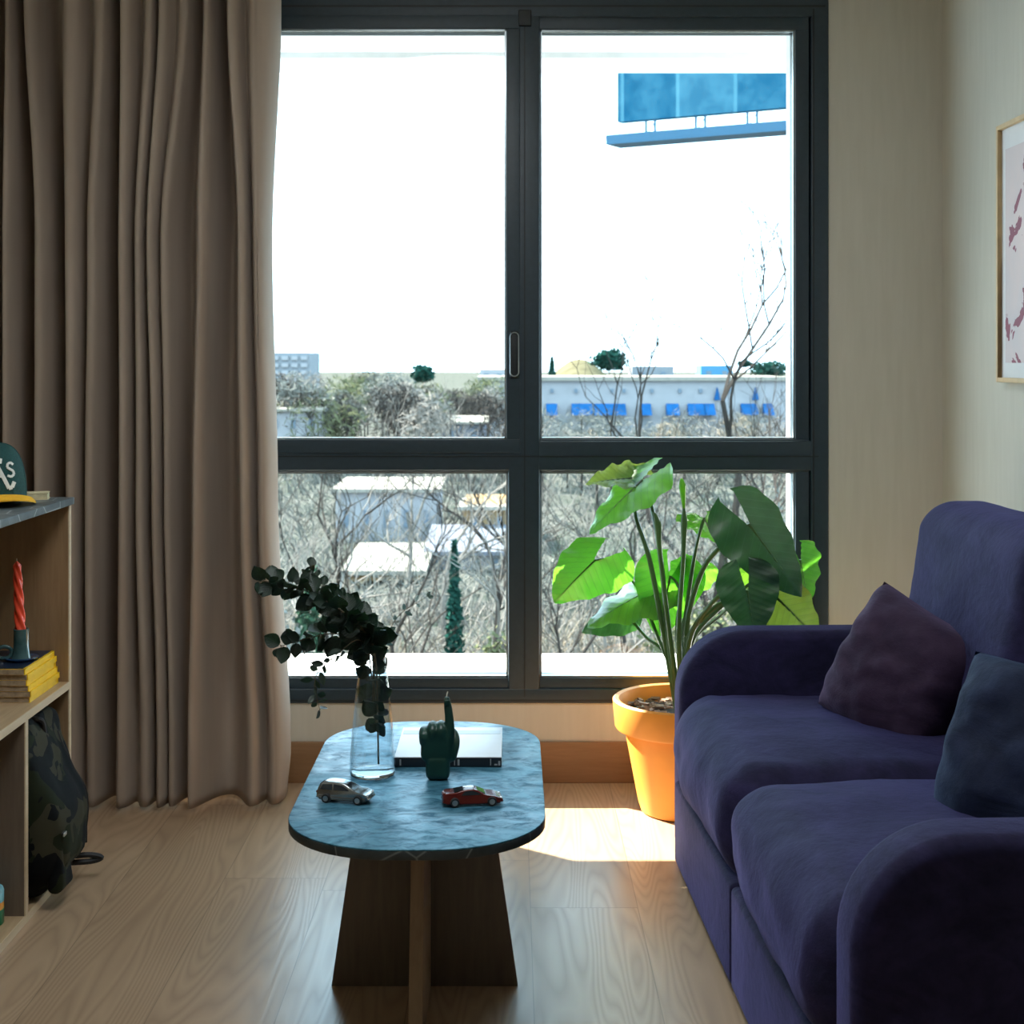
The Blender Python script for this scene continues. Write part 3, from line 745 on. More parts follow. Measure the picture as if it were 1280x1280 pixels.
big_leaf('leaf_new', at(962,712,4.22), at(972,790,4.24), V((.1,.85,.35)), .085, .1, .35, .05, .008, 3, st((862,808,4.17), (905,765,4.2)), r=.004)
# extra stalks and rolled new shoots
def shoot(pts, rad, mat, name):
    p = catmull(pts, 6); n = len(p); rr = []
    for i in range(n):
        t = i/(n-1)*(len(rad)-1); j = min(int(t), len(rad)-2); rr.append(lerp(rad[j], rad[j+1], t-j))
    MB().tube(p, rr, 8).build(name, mat, pt)
shoot([pc+V((0,0,.268)), at(848,800,4.1), at(854,700,4.09), at(855,655,4.09), at(855,634,4.09)], [.009,.007,.006,.0095,.003], 'petiole', 'stem')
shoot([at(855,638,4.09), at(854,622,4.09), at(853,608,4.09), at(852,598,4.09)], [.003,.007,.010,.003], 'leaf_new', 'rolled_leaf')
shoot([pc+V((-.01,.01,.268)), at(838,800,4.13), at(826,700,4.13), at(822,655,4.13), at(817,640,4.13)], [.009,.007,.006,.010,.002], 'petiole', 'stem')

# ------------------------------------------------------------------ sofa
so = V((.410, 3.80, 0)); ang = math.atan2(-.064, -1.6)          # front line runs slightly away from the camera axis
# local frame: x = depth (towards the wall), y = along the sofa towards the camera
th = math.atan(.064/1.6)
sofa = thing('sofa', 'dark indigo velvet two-seat sofa along the right wall', 'sofa', so, 0)
RL = Matrix.Translation(so)@Matrix(((math.cos(th), math.sin(th), 0, 0), (math.sin(th), -math.cos(th), 0, 0), (0,0,1,0), (0,0,0,1)))
# RL mirrors y so that +y local points to the camera
def L3(x, y, z): return RL@V((x, y, z))
SL, SD = 1.71, .78
def arm(y0, y1):
    ol = rrect(0, .012, SD-.02, .578, (.03, .05, .165, .035), 12)
    return MB().slab(ol, y0, y1, .026, lambda p, t: L3(p.x, t, p.y), 5)
arm(0, .115).build('armrest', 'velvet', sofa, angle=60); arm(SL-.115, SL).build('armrest', 'velvet', sofa, angle=60)
mid = (.115+SL-.115)/2
def wr(p, k=1.0):
    return .006*k*noise.noise(V((p.x*6, p.y*7, p.z*9)))+.0022*k*noise.noise(V((p.x*30, p.y*16, p.z*22)))
def seat(y0, y1, seed):
    yc = (y0+y1)/2; hw = (y1-y0)/2
    def df(p):
        u = (p.y-yc)/hw; q = V(p)
        crown = .020*(1-u*u)*ss(.22, .44, p.z)*(1-.5*abs((p.x-.26)/.3)**2)
        q.z += crown
        fr = 1-ss(-.03, .14, p.x)
        q.x += fr*(-.020*(1-u*u)*math.sin(PI*min(1, max(0, (p.z-.18)/.26))) + .022*ss(.30, .17, p.z))
        q.z += wr(p+V((seed,0,0)), 1.2)*ss(.2,.42,p.z); q.x += fr*wr(p+V((0,seed,0)), 1.6)
        return q
    m = MB().box((-.018, y0+.002, .175), (.60, y1-.002, .432), .085, 34, deform=df)
    m.v = [RL@v for v in m.v]; return m
seat(.113, mid, 3).build('seat_cushion', 'velvet', sofa, angle=80); seat(mid, SL-.113, 8).build('seat_cushion', 'velvet', sofa, angle=80)
def basep(y0, y1):
    m = MB().box((-.014, y0, .012), (.66, y1, .215), .012, 8); m.v = [RL@v for v in m.v]; return m
basep(.113, mid-.0015).build('base_panel', 'velvet', sofa); basep(mid+.0015, SL-.113).build('base_panel', 'velvet', sofa)
def back(y0, y1, seed):
    yc = (y0+y1)/2; hw = (y1-y0)/2
    def df(p):
        q = V(p); u = (p.y-yc)/hw; h_ = (p.z-.40)/.5
        q.x += .085*(h_-.25)                           # lean
        q.x -= .018*(1-u*u)*math.sin(PI*min(1, max(0, h_)))*(1 if p.x < .64 else 0)
        q.x += wr(p+V((seed,0,0)), 1.2)
        return q
    m = MB().box((.535, y0+.002, .40), (.735, y1-.002, .905), .072, 26, deform=df)
    m.v = [RL@v for v in m.v]; return m
back(.10, mid, 4).build('back_cushion', 'velvet', sofa, angle=80); back(mid, SL-.10, 6).build('back_cushion', 'velvet', sofa, angle=80)
m = MB().box((.66, .05, .012), (.782, SL-.05, .66), .03, 8); m.v = [RL@v for v in m.v]; m.build('back_frame', 'velvet', sofa)
ft = MB()
for x in (.07, .70):
    for y in (.06, SL-.06):
        f_ = MB().lathe([(.02,0), (.022,.004), (.022,.03)], L3(x, y, 0), 16); f_.build('foot', 'tyre', sofa)

def pillow(label, mat, c, nrm, roll, sz, thick, seed):
    nrm = V(nrm).normalized(); up = V((0,0,1)); x = up.cross(nrm).normalized(); y = nrm.cross(x)
    R2 = Matrix((x, y, nrm)).transposed().to_4x4()@Matrix.Rotation(roll, 4, 'Z')
    Mx = Matrix.Translation(c)@R2; n = 28; mb = MB()
    for sg in (1, -1):
        rows = []
        for i in range(n+1):
            r = []
            for j in range(n+1):
                u = -1+2*i/n; v = -1+2*j/n
                pin = 1-.10*(1-u*u)*(abs(v)**3); pin2 = 1-.10*(1-v*v)*(abs(u)**3)
                t = max(0, (1-abs(u)**2.6)*(1-abs(v)**2.6))**.55
                z = sg*thick/2*t*(1+.25*noise.noise(V((u*1.6+seed, v*1.6, sg)))) + .010*t*noise.noise(V((u*5+seed, v*5, 2)))
                fold = .010*math.sin(14*(v+.4*u)+seed)*ss(.35,.95,abs(u))*t
                rd = 1-.065*(u*u*v*v)**1.5; r.append(Mx@V((u*sz/2*pin2*rd, v*sz/2*pin*rd, z+fold)))
            rows.append(r)
        mb.grid(rows)
    o = mb.build('throw_pillow', mat, None, angle=180, origin=c)
    # piped seam
    tag(o, label, 'pillow', 'pillows on the sofa'); return o
del ft
pillow('plum velvet pillow leaning against the far backrest of the sofa', 'velvet_plum', at(1132,848,3.34)+V((0,0,.0)), (-.64,-.66,.28), math.radians(-22), .345, .25, 1)
pillow('navy velvet pillow partly behind the near armrest of the sofa', 'velvet_navy', at(1300,952,2.68), (-.60,-.66,.45), math.radians(-4), .37, .23, 7)

# ------------------------------------------------------------------ bookshelf and what stands on it
BX, BE, BY0 = -1.0776, 3.652, 2.05          # front plane, far end, near end
BD = .40; B0 = BX-BD
bs = thing('bookshelf', 'low pale oak bookshelf with dark marble top at the left', 'bookshelf', ((BX+B0)/2, (BE+BY0)/2, 0))
MB().box((B0, BY0-.01, .897), (BX+.006, BE+.006, .9145), .0015, 4).build('marble_top', 'slate', bs)['label'] = 'dark grey marble top with pale veins'
def panel(y0, y1, z0, z1, name):
    MB().box((B0, y0, z0), (BX-.003, y1, z1)).build(name, 'oak', bs, smooth=False)
def edge(lo, hi): 
    return MB().box(lo, hi, .0006, 4)
def fronted(name, lo, hi, mat):
    o = MB().box(lo, (hi[0]-.003, hi[1], hi[2])).build(name, mat, bs, smooth=False)
    MB().box((hi[0]-.003, lo[1], lo[2]), hi).build('edge_band', 'oak_pale', o, smooth=False)
fronted('side_panel', (B0, BE-.017, .0), (BX, BE, .897), 'oak')
fronted('side_panel', (B0, BY0, .0), (BX, BY0+.017, .897), 'oak')
fronted('shelf', (B0, BY0+.017, .449), (BX, BE-.017, .467), 'oak_board')
fronted('bottom_board', (B0, BY0+.017, 0), (BX, BE-.017, .018), 'oak_board')
fronted('divider', (B0, 3.308, .018), (BX, 3.327, .449), 'walnut')
MB().box((B0, BY0+.017, .018), (B0+.008, BE-.017, .897)).build('back_panel', 'oak', bs, smooth=False)

# cream book under the cap
cb = thing('book', 'thin cream-edged book lying under the baseball cap on the marble top', 'book', (-1.20, 3.63, .9145), 0)
R = Matrix.Translation((-1.115, 3.590, .9145))@Matrix.Rotation(math.radians(12), 4, 'Z')
m = MB().box((-.19, 0, .0012), (-.002, .055, .0148), mat=R); m.build('pages', 'pages_cream', cb, smooth=False)
m = MB().box((-.192, -.001, 0), (0, .056, .0014), mat=R); m.build('cover', 'pages_cream', cb, smooth=False)
m = MB().box((-.192, -.001, .0146), (0, .056, .016), mat=R); m.build('cover', 'pages_cream', cb, smooth=False)

# baseball cap
kc = V((-1.228, 3.515, .9155)); yaw = math.radians(33)
cap = thing('baseball_cap', 'dark green cap with yellow brim on the marble shelf top', 'cap', kc, 0)
def crown_pt(a, t):
    # a: angle around (0 = towards the brim), t: 0 rim .. 1 top
    hgt = .128; r = math.cos(t*PI/2)**.52
    z = hgt*math.sin(t*PI/2)**.98
    x = r*.092*math.cos(a); y = r*.082*math.sin(a)
    if math.cos(a) > 0: x *= 1-.05*t
    fw = Matrix.Rotation(-PI/2+yaw, 4, 'Z')
    return kc+fw@V((x, y, z+.012))
rows = [[crown_pt(2*PI*j/48, i/14) for j in range(48)] for i in range(15)]
co = MB().grid(rows, True).build('crown', 'cap_green', cap, angle=180)
sm = MB()
for k in range(6):
    a = k*PI/3; sm.tube([crown_pt(a, i/14)+V((0,0,.0004)) for i in range(15)], .0011, 5)
sm.build('seam', 'cap_green', co)
MB().ball(crown_pt(0, 1)+V((0,0,.001)), (.006,.006,.004)).build('top_button', 'cap_green', cap)
fw = Matrix.Rotation(-PI/2+yaw, 4, 'Z')
br = MB(); rt = []; rb = []
for i in range(9):
    q = i/8; r1 = []; r2 = []
    for j in range(25):
        v = -1+2*j/24; a = v*1.15
        x0 = .092*math.cos(a)*.99; y0 = .082*math.sin(a)*1.0
        x1 = x0+.086*max(0, math.cos(v*PI/2))**.5; y1 = y0*1.2
        x = lerp(x0, x1, q); y = lerp(y0, y1, q)
        z = .020-.016*(abs(y)/.085)**2 + .006*math.sin(q*PI)*1.0-.004*q
        r1.append(kc+fw@V((x, y, z+.0032))); r2.append(kc+fw@V((x, y, z)))
    rt.append(r1); rb.append(r2)
br.grid(rt); br.grid([list(reversed(r)) for r in rb])
br.grid([rt[-1], rb[-1]]); br.build('brim', 'cap_yellow', cap, angle=60)['label'] = 'yellow brim of the cap'
# white raised letters on the front of the crown
def stroke(mb, pts, w):
    # pts in (sideways metres, height metres) on the crown front
    for k in range(len(pts)-1):
        n = 6
        for (sx, sz) in (pts[k], pts[k+1]): pass
        row = []; 
        d = V((pts[k+1][0]-pts[k][0], pts[k+1][1]-pts[k][1])); nn = V((-d.y, d.x)).normalized()*w/2
        rows_o = []; rows_i = []
        for i in range(n+1):
            p = V(pts[k])+d*i/n; ro = []; ri = []
            for s in (-1, 0, 1):
                q = p+nn*s
                t = math.asin(min(1, max(0, (q.y/.128)))**(1/.98))/(PI/2); r = math.cos(t*PI/2)**.52
                a = math.asin(max(-1, min(1, q.x/(r*.082))))
                c0 = crown_pt(a, t); out = (c0-kc-V((0,0,.04))); out.z *= .3; out.normalize()
                ro.append(c0+out*.0026); ri.append(c0-out*.0005)
            rows_o.append(ro); rows_i.append(ri)
        o = len(mb.v)
        ring = [[ri[0], ro[0], ro[1], ro[2], ri[2]] for ro, ri in zip(rows_o, rows_i)]
        mb.grid(ring, True)
        mb.f.append(tuple(o+j for j in range(5))); mb.f.append(tuple(o+n*5+j for j in reversed(range(5))))
lt = MB()
stroke(lt, [(-.046,.030), (-.012,.094)], .006); stroke(lt, [(-.012,.094), (.020,.026), (.028,.028), (.034,.040)], .0085)
stroke(lt, [(-.034,.052), (.006,.054)], .005); stroke(lt, [(-.058,.034), (-.046,.028), (-.034,.036)], .005); stroke(lt, [(-.030,.084), (-.012,.094)], .006)
stroke(lt, [(.006,.094), (.0035,.083)], .0045)
stroke(lt, [(.033,.079), (.027,.084), (.020,.082), (.018,.074), (.025,.069), (.032,.065), (.034,.057), (.027,.052), (.018,.055)], .0052)
lt.build('lettering', 'thread_white', co)['label'] = "white stitched letters A's"

# yellow magazines
zz = .467
rg = random.Random(11)
for k in range(6):
    t = .0132; dx = rg.uniform(-.003, .004)+ (.002 if k < 2 else -.001*(k-2)); dy = rg.uniform(-.004, .004)-.004*k/2+.006
    words = ['lowest of the yellow-spined magazines stacked on the middle shelf', 'second from the bottom of the stacked yellow magazines', 'third from the bottom of the stacked yellow magazines',
             'fourth from the bottom of the stacked yellow magazines', 'second from the top of the stacked yellow magazines', 'topmost yellow-spined magazine under the candle holder'][k]
    mg = thing('magazine', words, 'magazine', (-1.18, 3.51, zz), 0, 'yellow magazines on the middle shelf')
    x1 = -1.103+dx; x0 = x1-.165; y0 = 3.405+dy; y1 = 3.622+dy*.6
    MB().box((x0, y0-.0004, zz+.0004), (x1-.003, y1-.0015, zz+t-.0006)).build('pages', 'pages', mg, smooth=False)
    cv = MB().box((x0, y0, zz), (x1, y1, zz+.0006)); cv.box((x0, y0, zz+t-.0010), (x1, y1, zz+t-.0002)); cv.box((x1-.003, y0, zz), (x1, y1, zz+t-.0002), .0012, 4)
    cv.build('cover', 'yellow_cover' if k < 5 else 'yellow_cover', mg, smooth=False)
    if k == 5:
        MB().box((x0+.004, y0+.004, zz+t-.0003), (x1-.006, y1-.004, zz+t+.0006)).build('front_picture', 'navy_cover', mg, smooth=False)['label'] = 'dark blue cover picture'
    zz += t
zz += .0006
hcx = V((-1.150, 3.500, zz))
hl = thing('candle_holder', 'glazed blue-green candle holder on top of the yellow magazines', 'candle holder', hcx)
MB().lathe([(.030,0), (.036,.002), (.040,.007), (.038,.009), (.028,.006), (.020,.006)], hcx, 32).build('saucer', 'saucer', hl)
MB().lathe([(.0225,.005), (.0205,.012), (.0180,.030), (.0172,.068), (.0180,.073), (.0165,.074), (.0140,.072), (.0135,.058)], hcx, 32).build('cup', 'holder', hl)
hr = [hcx+V((-.036, -.012, .020))+V((-.018*math.cos(a)*.9, -.006*math.cos(a), .014*math.sin(a))) for a in [2*PI*i/24 for i in range(25)]]
MB().tube(hr, .0045, 8, False).build('handle', 'holder', hl)
tc = V((hcx.x-.0015, hcx.y, hcx.z+.060))
tp_ = thing('taper_candle', 'red spiral taper candle standing in the blue-green holder', 'candle', tc)
rows = []
for i in range(91):
    t = i/90; z = t*.172; r = .0122*(1-.32*t) if t < .93 else .0122*.70*max(.12, 1-((t-.93)/.07)**1.6)
    rows.append([tc+V((r*(1+.15*math.sin(4*(2*PI*j/40)+z*150))*math.cos(2*PI*j/40)-z*.05, r*(1+.15*math.sin(4*(2*PI*j/40)+z*150))*math.sin(2*PI*j/40), z)) for j in range(40)])
MB().grid(rows, True).build('wax', 'candle_red', tp_, angle=180)
MB().tube([tc+V((-.0086,0,.170)), tc+V((-.009,0,.178))], .0009, 5).build('wick', 'wick', tp_)

# camouflage backpack
bp = thing('backpack', 'dark camouflage backpack stuffed in the lower cubby by the curtain', 'backpack', (-1.13, 3.48, .018))
def bdf(p):
    q = V(p); h_ = (p.z-.018)/.39
    k = .72+.28*math.sin(PI*min(1, .18+.62*(1-abs(h_-.40)*1.15)))
    if p.x > -1.12: q.x = -1.12+(p.x+1.12)*lerp(1.0, .30, ss(.45, 1.0, h_))*lerp(.62, 1, ss(0, .25, h_))
    q.y = 3.482+(p.y-3.482)*lerp(.86, 1, ss(0, .3, h_))
    q.x += .010*noise.noise(p*9)+.005*noise.noise(p*22); q.z += .008*noise.noise(p*8+V((4,0,0)))*ss(.05,.2,h_)
    return q
bpb = MB().box((-1.34, 3.345, .020), (-1.012, 3.618, .425), .075, 26, deform=bdf).build('bag', 'camo', bp, angle=80)
def pdf(p):
    q = V(p); q.x += .008*noise.noise(p*12); h_ = (p.z-.04)/.16; q.x -= .014*ss(.6, 1, h_); return q
MB().box((-1.05, 3.37, .040), (-1.018, 3.47, .20), .018, 12, deform=pdf).build('front_pocket', 'camo', bp, angle=80)
zp = [V((-1.016, 3.375+.09*t, .178+.004*math.sin(t*3))) for t in [i/8 for i in range(9)]]
MB().tube(zp, .003, 6).build('zip', 'black_web', bp)
MB().box((-1.0145, 3.375, .172), (-1.0115, 3.395, .180), .001, 4).build('zip_pull', 'zip_metal', bp)
zp = [bdf(V((-1.0165, 3.575-.02*t, .10+.27*t))) for t in [i/14 for i in range(15)]]
MB().tube(zp, .004, 6).build('zip', 'black_web', bp)
lp = [V((-1.085, 3.57, .060)), V((-1.020, 3.592, .060)), V((-.990, 3.598, .052)), V((-1.015, 3.594, .044)), V((-1.085, 3.575, .046))]
MB().tube(catmull(lp, 6), .0075, 6).build('strap_loop', 'black_web', bp)
MB().tube(catmull([V((-1.14,3.45,.385)), V((-1.12,3.44,.418)), V((-1.09,3.46,.415)), V((-1.09,3.48,.375))], 6), .006, 8).build('grab_handle', 'black_web', bp)

# drinks can at the edge of the picture
cc = V((-1.147, 3.262, .018))
cn = thing('tin_can', 'green and blue printed tin can on the bottom shelf board', 'can', cc)
MB().lathe([(.034,0), (.036,.003), (.036,.030), (.0362,.032), (.0362,.034)], cc, 32).build('lower_band', 'can_green', cn)
MB().lathe([(.0358,.034), (.0358,.050)], cc, 32, False, False).build('middle_band', 'can_orange', cn)
MB().lathe([(.036,.050), (.036,.072), (.034,.078), (.030,.078)], cc, 32).build('upper_band', 'can_blue', cn)

# framed print on the right wall
fx = XR; y0, y1, z0, z1 = 3.30, 3.862, 1.193, 1.853
pf = thing('framed_print', 'framed abstract print in pink and dark red above the sofa', 'picture', (fx, (y0+y1)/2, z0))
fm = MB(); t_ = .012
for lo, hi in (((fx-.024, y0, z0), (fx, y0+t_, z1)), ((fx-.024, y1-t_, z0), (fx, y1, z1)), ((fx-.024, y0+t_, z0), (fx, y1-t_, z0+t_)), ((fx-.024, y0+t_, z1-t_), (fx, y1-t_, z1))):
    fm.box(lo, hi, .001, 4)
fm.build('frame', 'frame_gold', pf)
MB().box((fx-.012, y0+t_, z0+t_), (fx-.002, y1-t_, z1-t_)).build('mat_board', 'mat_white', pf, smooth=False)
MB().box((fx-.0135, y0+.06, z0+.05), (fx-.0118, y1-.043, z1-.065)).build('print', 'print', pf, smooth=False)

# ------------------------------------------------------------------ the view outside
GP = [(5.2,-4.2), (18,-4.3), (30,-6.2), (60,-6.8), (95,-5.7), (150,-7.2), (300,-5.5), (900,-6.0)]
def gz(y):
    for (a, b), (c, d) in zip(GP, GP[1:]):
        if y <= c: return lerp(b, d, (y-a)/(c-a))
    return GP[-1][1]
rows = []
yy = [5.2*(900/5.2)**(i/60) for i in range(61)]
for y in yy:
    wd = 6+y*.55
    rows.append([V((-wd+2*wd*j/40, y, gz(y)+.35*noise.noise(V((j*.7, y*.12, 0))))) for j in range(41)])
struct(MB().grid(rows).build('ground', 'ground', origin=V((0,5.2,-4.2))), 'scrubby ground sloping away outside', 'ground')

def bare_tree(label, x, y, hgt, spread, seed, mat='bark', r0=None, depth=5, group='bare trees outside the window'):
    rg = random.Random(seed); z = gz(y)-.3; base = V((x, y, z)); r0 = r0 or hgt*.0105
    root = thing('bare_tree', label, 'tree', base, 0, group); tr = MB(); brn = MB()
    def grow(p, d, L, r, lev):
        pts = [p]; n = 4; dd = V(d)
        for i in range(n):
            dd = (dd+V((rg.gauss(0,.16), rg.gauss(0,.16), rg.gauss(.04,.10)))).normalized(); pts.append(pts[-1]+dd*L/n)
        (tr if lev == 0 else brn).tube(pts, [lerp(r, r*.62, i/n) for i in range(n+1)], 5 if lev < 2 else 3, False)
        if lev >= depth: return
        for k in range(rg.choice((2, 3, 3)) if lev < 3 else 3):
            q = pts[rg.choice((2, 3, 4, 4))] if lev else pts[rg.choice((2,3,4))]
            ax = V((rg.gauss(0,1), rg.gauss(0,1), rg.gauss(0,.6))).normalized()
            nd = (dd*.75+ax*spread+V((0,0,.15))).normalized()
            grow(q, nd, L*rg.uniform(.58,.82), r*.56, lev+1)
    grow(base, V((rg.gauss(0,.12), rg.gauss(0,.1), 1)), hgt*.34, r0, 0)
    tr.build('trunk', mat, root); brn.build('branches', mat, root); return root
def X(px, y): return (px-VX)*y/F
trees = [(375,21,5.6,'dark curving bare tree nearest the curtain'), (470,24,5.4,'bare tree in front of the cream roofed shed, left'), (512,27,6.2,'slim bare tree in front of the cream roofed shed, right'),
         (592,25,6.0,'bare tree just left of the central mullion below'), (622,33,8.0,'tall bare tree against the orange house'), (700,22,5.2,'bare tree just right of the central mullion below'),
         (745,28,6.4,'bare tree behind the left leaf of the plant'), (930,25,5.8,'bare tree behind the dark right leaf of the plant'), (420,34,8.0,'bare tree behind the shed at left'), (345,30,7.5,'bare tree at the edge of the curtain'),
         (790,36,8.6,'bare tree in front of the blue awnings, left'), (880,38,8.8,'bare tree in front of the blue awnings, right'), (555,40,8.6,'bare tree in front of the pale yard'), (975,27,12.0,'tallest bare tree, its crown above the skyline at right'),
         (660,45,9.0,'bare tree behind the central mullion'), (500,50,9.4,'distant bare tree left of the grey roof')]
for i, (px, y, h_, lb) in enumerate(trees):
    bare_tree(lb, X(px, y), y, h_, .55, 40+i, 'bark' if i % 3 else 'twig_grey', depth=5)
# undergrowth: nobody could count it
def scrub(name, label, mat, n, ya, yb, seed, hmax, xa=220, xb=1090, th=.010):
    rg = random.Random(seed); mb = MB()
    for i in range(n):
        y = ya*(yb/ya)**rg.random(); px = rg.uniform(xa, xb); p = V((X(px, y), y, gz(y)-.05)); h_ = hmax*rg.uniform(.3, 1)*(.6+.4*noise.noise(V((px*.02, y*.2, seed))))
        d = V((rg.gauss(0,.5), rg.gauss(0,.4), 1)).normalized(); b = V((rg.gauss(0,.6), rg.gauss(0,.4), rg.gauss(-.3,.4)))
        pts = [p+d*h_*t+b*h_*t*t*.6 for t in (0, .35, .7, 1)]
        r = th*y/20*rg.uniform(.6, 1.4)
        mb.tube(pts, [r, r*.8, r*.6, r*.3], 3, False)
    o = mb.build(name, mat, None, smooth=False, origin=V((X((xa+xb)/2, ya), ya, gz(ya)))); o['kind'] = 'stuff'; o['label'] = label; o['category'] = 'undergrowth'; return o
scrub('undergrowth', 'tangle of grey bare twigs on the slope outside', 'twig_grey', 11500, 9, 46, 2, 2.4, th=.011)
scrub('undergrowth', 'tan dry stems among the bare scrub outside', 'twig_tan', 8500, 9, 40, 5, 2.2, th=.010)
scrub('undergrowth', 'far belt of grey scrub behind the sheds outside', 'grey_leaf', 6300, 44, 100, 9, 2.6, th=.011)
scrub('undergrowth', 'dark green brambles low on the slope outside', 'ivy', 2600, 10, 30, 12, 1.1, th=.013)
def leafy(name, label, cat, px, y, w_, h_, n, mat, seed, base=None, size=.25, group=None, conical=False, slim=.28):
    rg = random.Random(seed); z = gz(y) if base is None else base; c = V((X(px, y), y, z)); mb = MB()
    for i in range(n):
        t = rg.random()
        while True:
            q = V((rg.uniform(-1,1), rg.uniform(-1,1), rg.uniform(-1,1)))
            if q.length < 1: break
        if conical:
            hz = rg.random(); q = V((q.x*(1-hz)**.8, q.y*(1-hz)**.8, hz*2-1))
        else: q = q*(.75+.35*noise.noise(V((q.x*2+seed, q.y*2, q.z*2))))
        p = c+V((q.x*w_/2, q.y*w_/2, h_/2+q.z*h_/2)); s = size*rg.uniform(.5, 1.2)
        a = V((rg.gauss(0,1), rg.gauss(0,1), rg.gauss(0,1))).normalized(); b = a.orthogonal().normalized()
        k = len(mb.v); mb.v += [p-a*s*.5, p+b*s*slim, p+a*s*.5, p-b*s*slim]; mb.f.append((k, k+1, k+2, k+3))
    root = thing(name, label, cat, c, 0, group)
    MB().tube([V((c.x, c.y, min(c.z-.2, gz(y)-.3))), c+V((0,0,h_*.75))], [w_*.014+.03, w_*.008+.01], 6).build('trunk', 'bark', root)
    mb.build('foliage', mat, root, smooth=False); return root
leafy('cypress', 'small dark pointed cypress outside the lower left pane', 'tree', 568, 26, .55, 3.0, 1400, 'dark_leaf', 1, base=-4.9, size=.14, conical=True)
leafy('ivy_clump', 'ivy covered stump beside the curtain outside', 'plant', 386, 19, .55, 2.8, 1500, 'ivy', 3, base=-3.9, size=.10)
leafy('shrub', 'green shrub under the plant leaves outside the right pane', 'shrub', 770, 20, 1.9, 1.6, 1700, 'ivy', 4, base=-4.3, size=.12)
leafy('shrub', 'grey-green shrub at the lower left corner of the window', 'shrub', 362, 17, .9, 2.9, 1600, 'grey_leaf', 5, base=-4.3, size=.10)
leafy('shrub', 'olive shrub to the right of the small cypress', 'shrub', 622, 23, 1.3, 2.3, 1500, 'olive_leaf', 6, base=-5.0, size=.12)
leafy('shrub', 'olive shrub behind the tall plant near the sofa', 'shrub', 880, 24, 2.6, 2.8, 1800, 'olive_leaf', 7, base=-5.1, size=.13)
leafy('shrub', 'dry shrub filling the lower right corner of the view', 'shrub', 965, 22, 1.0, 4.6, 1800, 'grey_leaf', 8, base=-4.9, size=.12)
leafy('evergreen_tree', 'dark umbrella shaped tree on the skyline left of the mullion', 'tree', 529, 170, 3.2, 2.6, 900, 'dark_leaf', 9, base=-1.6, size=.6)
leafy('shrub', 'bright olive bush among grey trees in the upper left pane', 'shrub', 541, 100, 2.4, 1.6, 800, 'olive_leaf', 10, base=-2.3, size=.4)
leafy('evergreen_tree', 'rounded dark trees on the hilltop right of the mullion', 'tree', 762, 190, 6.0, 3.6, 1200, 'dark_leaf', 11, base=-.6, size=.7)
leafy('evergreen_tree', 'thin dark evergreen just right of the mullion on the skyline', 'tree', 690, 185, 1.2, 3.0, 500, 'dark_leaf', 12, base=-1.5, size=.6, conical=True)
leafy('evergreen_tree', 'flat dark tree top on the skyline near the billboard pole', 'tree', 931, 180, 2.2, 1.0, 500, 'dark_leaf', 13, base=.3, size=.5)
leafy('evergreen_tree', 'dark spreading tree on the skyline at the right frame', 'tree', 962, 170, 5.5, 2.6, 900, 'dark_leaf', 14, base=-1.2, size=.6)
rg = random.Random(77)
for i in range(34):
    y = rg.uniform(85, 165); px = 335+300*i/33+rg.uniform(-8, 8); w_ = rg.uniform(4, 7)
    zt = CH-(rg.uniform(455, 484)-VY)*y/F; b = zt-rg.uniform(4.0, 5.5)
    leafy('leafless_tree', 'bushy tree in the belt below the skyline left of the mullion', 'tree', px, y, w_, zt-b, 1000, ['grey_leaf', 'bark', 'olive_leaf', 'twig_grey'][i % 4], 100+i, base=b, size=.75, slim=.055, group='tree belt below the skyline')
for i in range(15):
    y = rg.uniform(70, 95); px = 682+305*i/14+rg.uniform(-6, 6); w_ = rg.uniform(2.5, 4)
    zt = CH-(rg.uniform(498, 532)-VY)*y/F; b = zt-rg.uniform(3.0, 4.0)
    leafy('leafless_tree', 'grey bush in front of the long white building', 'tree', px, y, w_, zt-b, 800, ['grey_leaf', 'twig_grey', 'grey_leaf', 'twig_tan'][i % 4], 160+i, base=b, size=.55, slim=.04, group='bushes before the long white building')

def bxm(a, b, y, d, t, u): # box from photo extents at distance y: px a..b, py t..u, depth d
    return (X(a, y), y, CH-(u-VY)*y/F), (X(b, y), y+d, CH-(t-VY)*y/F)
lb = thing('long_building', 'long white building with blue awnings across the right pane', 'building', (X(850,150), 156, gz(150)))
lo, hi = bxm(598, 985, 150, 14, 474, 552); MB().box(lo, hi).build('wall', 'house_white', lb, smooth=False)
lo, hi = bxm(596, 987, 149.6, 15, 471, 476); MB().box(lo, hi).build('roof_edge', 'roof_cream', lb, smooth=False)
for px, wd in ((607,8), (690,14), (728,26), (752,18), (772,22), (808,14), (842,16), (872,22), (888,14), (938,20), (962,12)):
    lo, hi = bxm(px-wd/2, px+wd/2, 148.6, 1.4, 505, 519)
    MB().add([(lo[0],148.4,lo[2]), (hi[0],148.4,lo[2]), (hi[0],149.9,hi[2]), (lo[0],149.9,hi[2]), (lo[0],149.9,lo[2]), (hi[0],149.9,lo[2])], [(0,1,2,3), (0,3,4), (1,5,2), (3,2,5,4), (0,4,5,1)]).build('awning', 'awning_blue', lb, smooth=False)
for px in (690, 720, 765, 780, 815, 850, 876, 912, 945):
    lo, hi = bxm(px-2, px+2, 149.8, .3, 486, 491); MB().box(lo, hi).build('window', 'win_dark', lb, smooth=False)
for px in (706, 756, 806, 856, 906):
    lo, hi = bxm(px-7, px+7, 149.8, .3, 524, 548); MB().box(lo, hi).build('door', 'facade_grey', lb, smooth=False)
